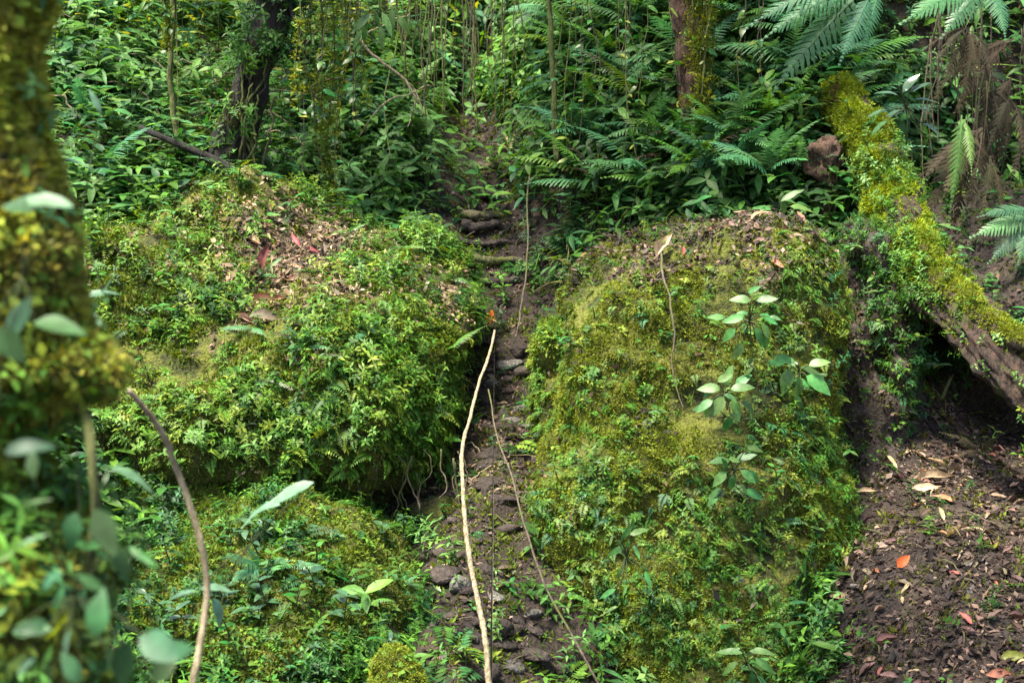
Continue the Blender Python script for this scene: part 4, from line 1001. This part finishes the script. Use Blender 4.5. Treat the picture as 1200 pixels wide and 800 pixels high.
def hero_leaf(px, py, Y, ln_px, ang, meshes, label, ws=1.0, tilt=1.0):
    b = P(px, py, Y); L = ln_px / FPX * Y
    o = link('fallen_leaf', meshes[0], None, frame_mtx(b, (math.cos(R(ang)), -.15, math.sin(R(ang))), (.1, -tilt, .8), L, ws)); return tag(o, label, 'leaf')
def surf_y(surf, px, py, r=9):
    x_, y_, d_ = proj(surf[0]); k = np.hypot(x_ - px, y_ - py) < r
    return float(surf[0][k][:, 1].min()) - .035 if k.any() else 7.5
g_ = on_ground(573, 376); hero_leaf(573, 379, g_.y - .03, 17, 80, D_orange, 'bright orange leaf lying on the trail above the pale stick', 1.4)
g_ = on_ground(1057, 660); hero_leaf(1052, 664, g_.y - .04, 20, 50, D_orange, 'orange leaf on the dark leaf-strewn floor', 1.3)
hero_leaf(770, 299, surf_y(RBS, 772, 292), 30, 60, D_pale[2:], 'large pale tan leaf propped on top of the tall boulder', 1.5)
hero_leaf(305, 314, surf_y(LBS, 305, 312), 30, 75, D_red, 'upright reddish-brown leaf on the left bank', 1.3)
hero_leaf(292, 372, surf_y(LBS, 310, 372), 46, 6, D_brown[2:], 'long curled brown leaf at the edge of the left bank litter', .9)
hero_leaf(290, 352, surf_y(LBS, 310, 352), 48, 8, D_red, 'long curled red-brown leaf above the curled brown one', .6)
g_ = on_ground(1090, 562); hero_leaf(1070, 560, g_.y - .05, 48, 8, D_pale, 'long pale curled leaf below the dark hollow', .9)
hero_leaf(1068, 572, g_.y - .12, 34, 0, D_pale[1:], 'pale curled leaf just below the longer pale one', .9)
g_ = on_ground(985, 697); hero_leaf(972, 698, min(g_.y, 6.55), 32, -5, D_pale, 'broad pale leaf at the right foot of the tall boulder', 1.2)
g_ = on_ground(1185, 770); hero_leaf(1172, 770, g_.y - .04, 30, 10, D_yellow, 'yellow-green leaf on the dark litter floor', 1.2)
g_ = on_ground(1170, 788); hero_leaf(1155, 790, g_.y - .04, 36, 5, D_red, 'reddish leaf beside the yellow-green fallen leaf', 1.2)

# ------------------------------------------------------------------ herbs on the slopes
MARKS = [('the dark leaning trunk', P(275, 200, 9.5), .8), ('the dark fallen branch', P(235, 180, 9.2), .6), ('the slim mossy sapling', P(205, 150, 9.6), .6), ('the reddish vine-hung trunk', P(806, 150, 9.75), .6), ('the broken stump', P(970, 210, 8.9), .6), ('the trail steps', P(580, 250, 10.4), .9),
         ('the litter patch', P(350, 300, 8.4), .5), ('the broad pale fern', P(860, 200, 9.3), .5), ('the pale twig', P(470, 110, 10.3), .6), ('the little wedged rock', P(640, 400, 7.8), .5), ('the mossy log', P(1040, 240, 8.5), .6), ('the sapling by the trail', P(650, 150, 9.9), .5)]
KIND = {id(L_lance): 'narrow-leaved', id(L_lancep): 'pale narrow-leaved', id(L_ovate): 'oval-leaved', id(L_ovatep): 'pale oval-leaved', id(L_gloss): 'glossy-leaved', id(L_yel): 'yellowish-leaved'}
def herbs(surfs, n, wf, h, pairs, ln, meshes, where, group, mind=.12, upm=.6, name='leafy_herb', noun='herb'):
    for p, nn in scatter_pts(surfs, n, wf, mind):
        u = Vector(nn) * (1 - upm) + Vector((0, 0, 1)) * upm
        hh = random.uniform(*h); ms = random.choice(meshes); w = where
        for nm, q, r in MARKS:
            if (Vector(p) - q).length < r: w = where + ', near ' + nm; break
        sz = 'tall ' if hh > h[0] + .72 * (h[1] - h[0]) else 'low ' if hh < h[0] + .28 * (h[1] - h[0]) else ''
        herb(p, u, hh, random.randint(*pairs), random.uniform(*ln), ms, sz + KIND[id(ms)] + ' ' + noun + ' ' + w, group, name)
herbs([GS], 170, box(40, 340, 120, 440), (.2, .46), (2, 4), (.09, .17), [L_lance, L_lance, L_lancep, L_ovatep], 'on the left slope', 'herbs on the left slope', .10, .6, 'slope_herb')
herbs([LBS], 60, lambda M, N, px, py: 1.0 * (N[:, 2] > -.1) * (1 - bump(px, py, 350, 320, 90, 60)) * (1.2 - px / 480).clip(.12, 1), (.08, .2), (2, 3), (.05, .10), [L_lance, L_lancep, L_ovate], 'rooted in the mossy left bank', 'herbs on the left bank', .12, .4, 'bank_herb')
herbs([GS], 90, box(300, 485, 60, 300), (.2, .42), (2, 4), (.08, .15), [L_ovate, L_lance, L_ovatep], 'left of the trail', 'herbs left of the trail', .14, .6, 'slope_herb')
herbs([GS], 170, box(655, 985, 40, 300), (.2, .42), (2, 4), (.08, .16), [L_ovate, L_ovate, L_gloss, L_lance, L_ovatep], 'on the fern bank', 'herbs on the fern bank', .13, .6, 'fern_bank_herb')
herbs([LLS], 56, lambda M, N, px, py: 1.0 * (px > 110) * (py > 630) * (1 - .8 * bump(px, py, 440, 690, 60, 60)), (.08, .2), (2, 3), (.05, .095), [L_ovate, L_lance, L_gloss], 'on the low boulder', 'herbs on the low boulder', .10, .5, 'boulder_herb')
herbs([GS], 34, lambda M, N, px, py: 1.0 * (px > 520) * (px < 700) * (py > 440), (.05, .12), (1, 3), (.035, .06), [L_ovate, L_lancep], 'sprouting in the gully', 'seedlings in the gully', .12, .6, 'seedling', 'seedling')
herbs([RBS], 44, lambda M, N, px, py: 1.0 * (px > 650) * (px < 1010) * (py > 330) * (py < 800), (.06, .13), (1, 3), (.04, .07), [L_ovate, L_lance, L_ovatep], 'on the tall boulder face', 'sprigs on the tall boulder', .14, .25, 'leafy_sprig', 'sprig')
herbs([PLS], 22, lambda M, N, px, py: 1.0 * (px < 1085), (.1, .2), (2, 3), (.06, .10), [L_ovate, L_lancep], 'hanging on the earth buttress', 'plants on the earth buttress', .09, .2, 'buttress_plant', 'plant')
herbs([GS], 60, box(60, 560, -40, 110), (.5, 1.0), (4, 6), (.09, .17), [L_ovate, L_lance, L_yel], 'in the back thicket', 'shrubs in the back thicket', .22, .9, 'leafy_shrub', 'shrub')
herbs([GS], 56, box(600, 1000, -60, 70), (.4, .8), (3, 5), (.09, .16), [L_ovate, L_gloss, L_lance], 'above the fern bank', 'shrubs above the fern bank', .22, .8, 'leafy_shrub', 'shrub')
herbs([GS, OVS], 26, lambda M, N, px, py: 1.0 * (px > 1090) * (py < 330), (.12, .3), (2, 3), (.07, .12), [L_gloss, L_ovate], 'on the shaded right bank', 'herbs on the shaded right bank', .2, .6, 'shade_herb')

# broad-leaved plants that stand out
def aimed_plant(name, base, leaves, Y, meshes, label, ln=None, cat='plant', tilt=.9, stems=True, jy=.08):
    if name == 'broad_leaved_plant': leaves = leaves + [(l[0] + random.uniform(-16, 16), l[1] + random.uniform(-14, 22), l[2] * random.uniform(.45, .85), l[3] + random.uniform(-50, 50)) for l in leaves]
    o = P(base[0], base[1], Y + .04); root = link(name, None, None, Matrix.Translation(o)); tag(root, label, cat)
    cx = sum(l[0] for l in leaves) / len(leaves); cy = sum(l[1] for l in leaves) / len(leaves); hub = P(cx, cy, Y)
    if stems: stem_part(root, [Vector((0, 0, 0)), (hub - o) * .5 + Vector((0, -.03, .02)), hub - o], .004 * Y / 6, .0025 * Y / 6)
    for l in leaves:
        aimed_leaf(root, o, meshes, l[0], l[1], Y - .02 + random.uniform(-jy, .02), l[2], l[3], tilt, l[4] if len(l) > 4 else 1.0, hub if stems else None)
    return root
aimed_plant('broad_leaved_plant', (885, 400), [(880, 352, 24, 160), (886, 352, 26, 15), (872, 370, 26, 190), (890, 368, 26, -20), (862, 385, 22, 215), (884, 384, 24, -50), (870, 402, 22, 235), (850, 372, 22, 170), (895, 392, 20, -70)], 6.92, L_ovatep,
    'broad-leaved plant high on the face of the tall mossy boulder')
aimed_plant('broad_leaved_plant', (852, 480), [(845, 455, 28, 170), (850, 452, 26, 80), (856, 456, 28, 20), (848, 465, 28, 225), (858, 466, 30, -70), (835, 468, 24, 205), (862, 452, 24, 45), (868, 470, 22, -20)], 6.84, L_ovatep,
    'spreading pale-leaved plant in the middle of the tall mossy boulder')
aimed_plant('broad_leaved_plant', (935, 445), [(925, 432, 30, 250), (938, 430, 34, -15), (930, 425, 26, 150), (945, 440, 34, -25), (920, 425, 24, 170), (935, 442, 26, -80), (948, 428, 24, 30)], 6.98, L_ovatep,
    'plant with large pale leaves near the right edge of the tall boulder')
aimed_plant('broad_leaved_plant', (860, 570), [(855, 540, 24, 160), (862, 538, 26, 25), (850, 552, 22, 220), (868, 550, 24, -35), (858, 556, 20, -90), (875, 525, 20, 10), (850, 575, 22, 190), (872, 575, 24, -5)], 6.68, L_ovatep,
    'leafy sprig low on the face of the tall boulder')
aimed_plant('broad_leaved_plant', (735, 660), [(728, 632, 26, 60), (738, 626, 24, 30), (732, 640, 24, 200), (742, 638, 20, -60), (722, 690, 24, 200), (756, 668, 22, -70), (728, 665, 18, 240)], 6.45, L_lancep,
    'bright pale-leaved sprig on the lower left of the tall boulder')
aimed_plant('broad_leaved_plant', (875, 770), [(870, 765, 30, 160), (878, 762, 30, 20), (885, 770, 30, -30), (865, 775, 26, 210), (880, 785, 26, -70)], 6.2, L_lancep,
    'leafy plant at the foot of the tall mossy boulder')
aimed_plant('glossy_plant', (1062, 170), [(1040, 130, 24, 175), (1052, 112, 26, 150), (1058, 108, 28, 60), (1066, 108, 26, 40), (1070, 118, 28, 20), (1072, 128, 26, 5), (1058, 130, 24, 190), (1066, 140, 26, -40), (1080, 145, 24, -10), (1052, 100, 20, 110), (1040, 142, 24, 200), (1085, 165, 22, -60)], 8.55, L_gloss,
    'glossy white-shining leafy plant above the mossy log', tilt=.4)
aimed_plant('bright_plant', (920, 265), [(905, 245, 30, 170), (915, 236, 30, 40), (925, 242, 32, 10), (930, 250, 28, -30), (900, 255, 28, 205), (918, 252, 24, 90), (890, 262, 24, 190)], 8.5, L_lancep,
    'bright green plant on the bank between tall boulder and log')
aimed_plant('hanging_leaf_sprig', (445, -10), [(440, 12, 28, -75), (430, 20, 30, 250), (448, 15, 30, -60), (436, 16, 32, 215), (460, 10, 28, -95), (455, 25, 26, -70), (425, 35, 26, 235), (466, 18, 26, -50), (446, 30, 30, -85)], 9.4, L_lancep,
    'drooping sprig of pale leaves at the top of the left slope')

herbs([LGS], 14, lambda M, N, px, py: 1.0 * (N[:, 2] > -.2) * (py < 400), (.08, .2), (2, 3), (.05, .09), [L_ovate, L_lance, L_ovatep], 'growing on the mossy log', 'plants on the mossy log', .12, .5, 'log_plant', 'plant')
# blurred leaves close to the camera
FP = [(60, 238, 62, 175, 1.0), (30, 232, 60, 0, 1.0), (10, 398, 60, 70, 1.0), (40, 378, 62, 5, .8), (-8, 385, 52, -40, 1.0)]
aimed_plant('foreground_sapling', (0, 480), FP, 1.93, L_fore[:2] + L_forep[:1], 'pale broad leaves of a sapling in front of the mossy tree')
FP2 = [(88, 600, 44, -95, .8), (112, 596, 62, -60, .9), (138, 640, 40, -70, .9), (150, 640, 48, -25, .8), (75, 770, 46, 75, .8), (112, 745, 54, 85, .8), (95, 800, 44, 120, .8), (140, 800, 66, 75, .9), (60, 735, 40, 160, .8), (165, 745, 60, -15, 1.1), (195, 765, 44, 25, 1.0), (15, 740, 46, 20, .8), (5, 530, 56, 25, .6), (40, 560, 36, 100, .8), (20, 640, 40, 30, .8),
       (50, 690, 34, 60, .7), (30, 590, 34, 20, .7), (120, 690, 36, 140, .7), (60, 800, 40, 90, .7), (180, 800, 44, 60, .8), (20, 790, 40, 50, .7)]
aimed_plant('foreground_shrub', (70, 980), FP2, 1.80, L_fore + L_lance[:1] + L_forep[:1], 'soft-focus broad green leaves of a shrub at the foot of the mossy tree', jy=.14)
aimed_plant('two_leaf_sprig', (255, 720), [(368, 566, 62, 188, .75), (328, 590, 56, 186, .75), (232, 690, 40, 20, .8), (250, 700, 34, -60, .8)], 3.6, L_forep, 'sprig with pale oval leaves in front of the low boulder', tilt=.5)
aimed_plant('grey_leaf_sprig', (150, 720), [(128, 548, 58, -8, .6), (200, 700, 40, 30, .7)], 2.7, L_forep, 'sprig with one greyish leaf beside the mossy tree', tilt=.5)
aimed_plant('pale_leaf_sprig', (60, 300), [(66, 188, 46, 10, .6), (70, 180, 40, 50, .6), (118, 132, 30, 110, .7), (96, 350, 42, 30, .6), (100, 362, 36, -30, .6), (120, 345, 34, 60, .6)], 3.4, L_forep, 'sprig with narrow whitish leaves behind the mossy tree', tilt=.4)

# ------------------------------------------------------------------ ferns
hero_fern([((905, 175), (815, 225), 1.15), ((905, 175), (860, 240), 1.1), ((900, 170), (800, 195), .9), ((905, 178), (910, 235), .9)], 9.3, F_green, 'broad pale fern arching above the tall boulder')
hero_fern([((915, 118), (842, 112), 1.1), ((915, 118), (850, 130), 1.0), ((915, 115), (870, 95), .9)], 9.6, F_green, 'fern with flat fronds below the large slanting fronds')
hero_fern([((1010, -10), (905, 105), 1.0), ((1000, -10), (895, 40), .9), ((1020, -5), (985, 70), 1.1), ((1010, -15), (880, 20), .8), ((1030, -10), (1010, 60), 1.0)], 9.2, F_green, 'large fern with long fronds slanting down over the right bank')
hero_fern([((1150, -10), (1105, 40), 1.1), ((1150, -10), (1060, 20), 1.0), ((1160, -10), (1180, 40), 1.0)], 8.9, F_green, 'fern hanging from the top above the dry fronds')
hero_fern([((760, 75), (735, 120), 1.5), ((762, 72), (725, 95), 1.0), ((765, 72), (790, 110), 1.0)], 10.3, F_green, 'pale drooping fern in the middle of the right bank')
hero_fern([((715, 140), (672, 192), 1.4), ((700, 140), (660, 180), 1.3), ((690, 135), (640, 165), 1.2), ((718, 140), (720, 190), 1.0)], 10.4, F_green, 'fern with two drooping fronds near the trail')
hero_fern([((770, 25), (720, 60), 1.1), ((770, 25), (715, 30), 1.0), ((772, 25), (800, 60), 1.0)], 11.0, F_green, 'fern arching out left of the reddish trunk')
hero_fern([((640, 8), (600, 30), 1.2), ((640, 8), (590, 12), 1.0), ((645, 10), (670, 40), 1.0)], 11.4, F_green, 'pale fern at the top above the trail')
hero_fern([((1127, 135), (1115, 245), .75), ((1130, 140), (1140, 200), .7)], 8.4, F_lite, 'narrow bright green frond hanging beside the mossy log')
hero_fern([((1210, 255), (1140, 275), 1.2), ((1210, 260), (1160, 305), 1.2), ((1215, 250), (1150, 250), 1.0), ((1205, 262), (1195, 305), 1.1)], 8.3, F_green, 'bluish fern overhanging the dark hollow')
hero_fern([((1150, 530), (1105, 505), 1.1), ((1150, 530), (1120, 535), 1.0), ((1150, 530), (1175, 505), 1.1), ((1150, 530), (1140, 500), 1.0)], 7.7, F_dead[:1], 'small brown fern at the mouth of the dark hollow')
hero_fern([((305, 665), (262, 650), 1.2), ((305, 665), (290, 640), 1.1), ((305, 668), (340, 655), 1.1), ((305, 668), (270, 680), 1.1)], 6.35, F_green, 'small fern on the low boulder under the bank')
for i in range(12):
    x, y = random.uniform(1110, 1215), random.uniform(10, 190); L = random.uniform(60, 120); a = random.uniform(R(195), R(265)); k = random.randint(2, 3)
    fr_ = [((x, y), (x + L * math.cos(a + .35 * j), y - L * math.sin(a + .35 * j)), random.uniform(.7, 1.1)) for j in range(k)]
    hero_fern(fr_, 8.9 + random.uniform(-.3, .7), F_dead, ('long ' if L > 90 else 'short ') + 'withered brown fern with ' + ('two' if k == 2 else 'three') + ' fronds on the ' + ('upper' if y < 90 else 'lower') + ' dark right bank', 'withered ferns on the right bank', name='dead_fern')
FK = {id(F_green): 'deep green', id(F_lite): 'bright green'}
def ferns(n, wf, size, nf, meshes, where, group, mind=.25, surf=GS, lift=.08):
    for p, nn in scatter_pts([surf], n, wf, mind):
        f_ = (nn[0] + random.uniform(-.3, .3), nn[1] - .3, 0); ms = random.choice(meshes); s_ = random.uniform(*size); k = random.randint(*nf); w = where
        for nm, q, r in MARKS:
            if (Vector(p) - q).length < r: w = where + ', near ' + nm; break
        sz = 'large ' if s_ > size[0] + .7 * (size[1] - size[0]) else 'small ' if s_ < size[0] + .3 * (size[1] - size[0]) else ''
        fern(Vector(p) + Vector((0, 0, lift * random.uniform(.3, 1.6))), nn, k, s_, ms, sz + FK[id(ms)] + ' fern ' + ('with few fronds ' if k <= nf[0] + 1 and w == where else '') + w, group, f_)
ferns(110, box(660, 1000, -40, 262), (.32, .66), (4, 7), [F_green, F_green, F_lite], 'on the steep right bank', 'ferns on the right bank', .2, GS, .24)
ferns(22, box(60, 490, -30, 260), (.22, .45), (3, 6), [F_green, F_lite], 'on the left slope', 'ferns on the left slope', .35, GS, .2)
ferns(18, lambda M, N, px, py: 1.0 * (N[:, 2] > -.1) * (px < 540) * (px > 100), (.12, .22), (4, 6), [F_lite, F_green], 'in the moss of the left bank', 'ferns on the left bank', .2, LBS, .03)
ferns(10, lambda M, N, px, py: 1.0 * (px > 120) * (py > 650), (.12, .22), (4, 6), [F_lite, F_green], 'among herbs on the low boulder', 'ferns on the low boulder', .2, LLS, .03)
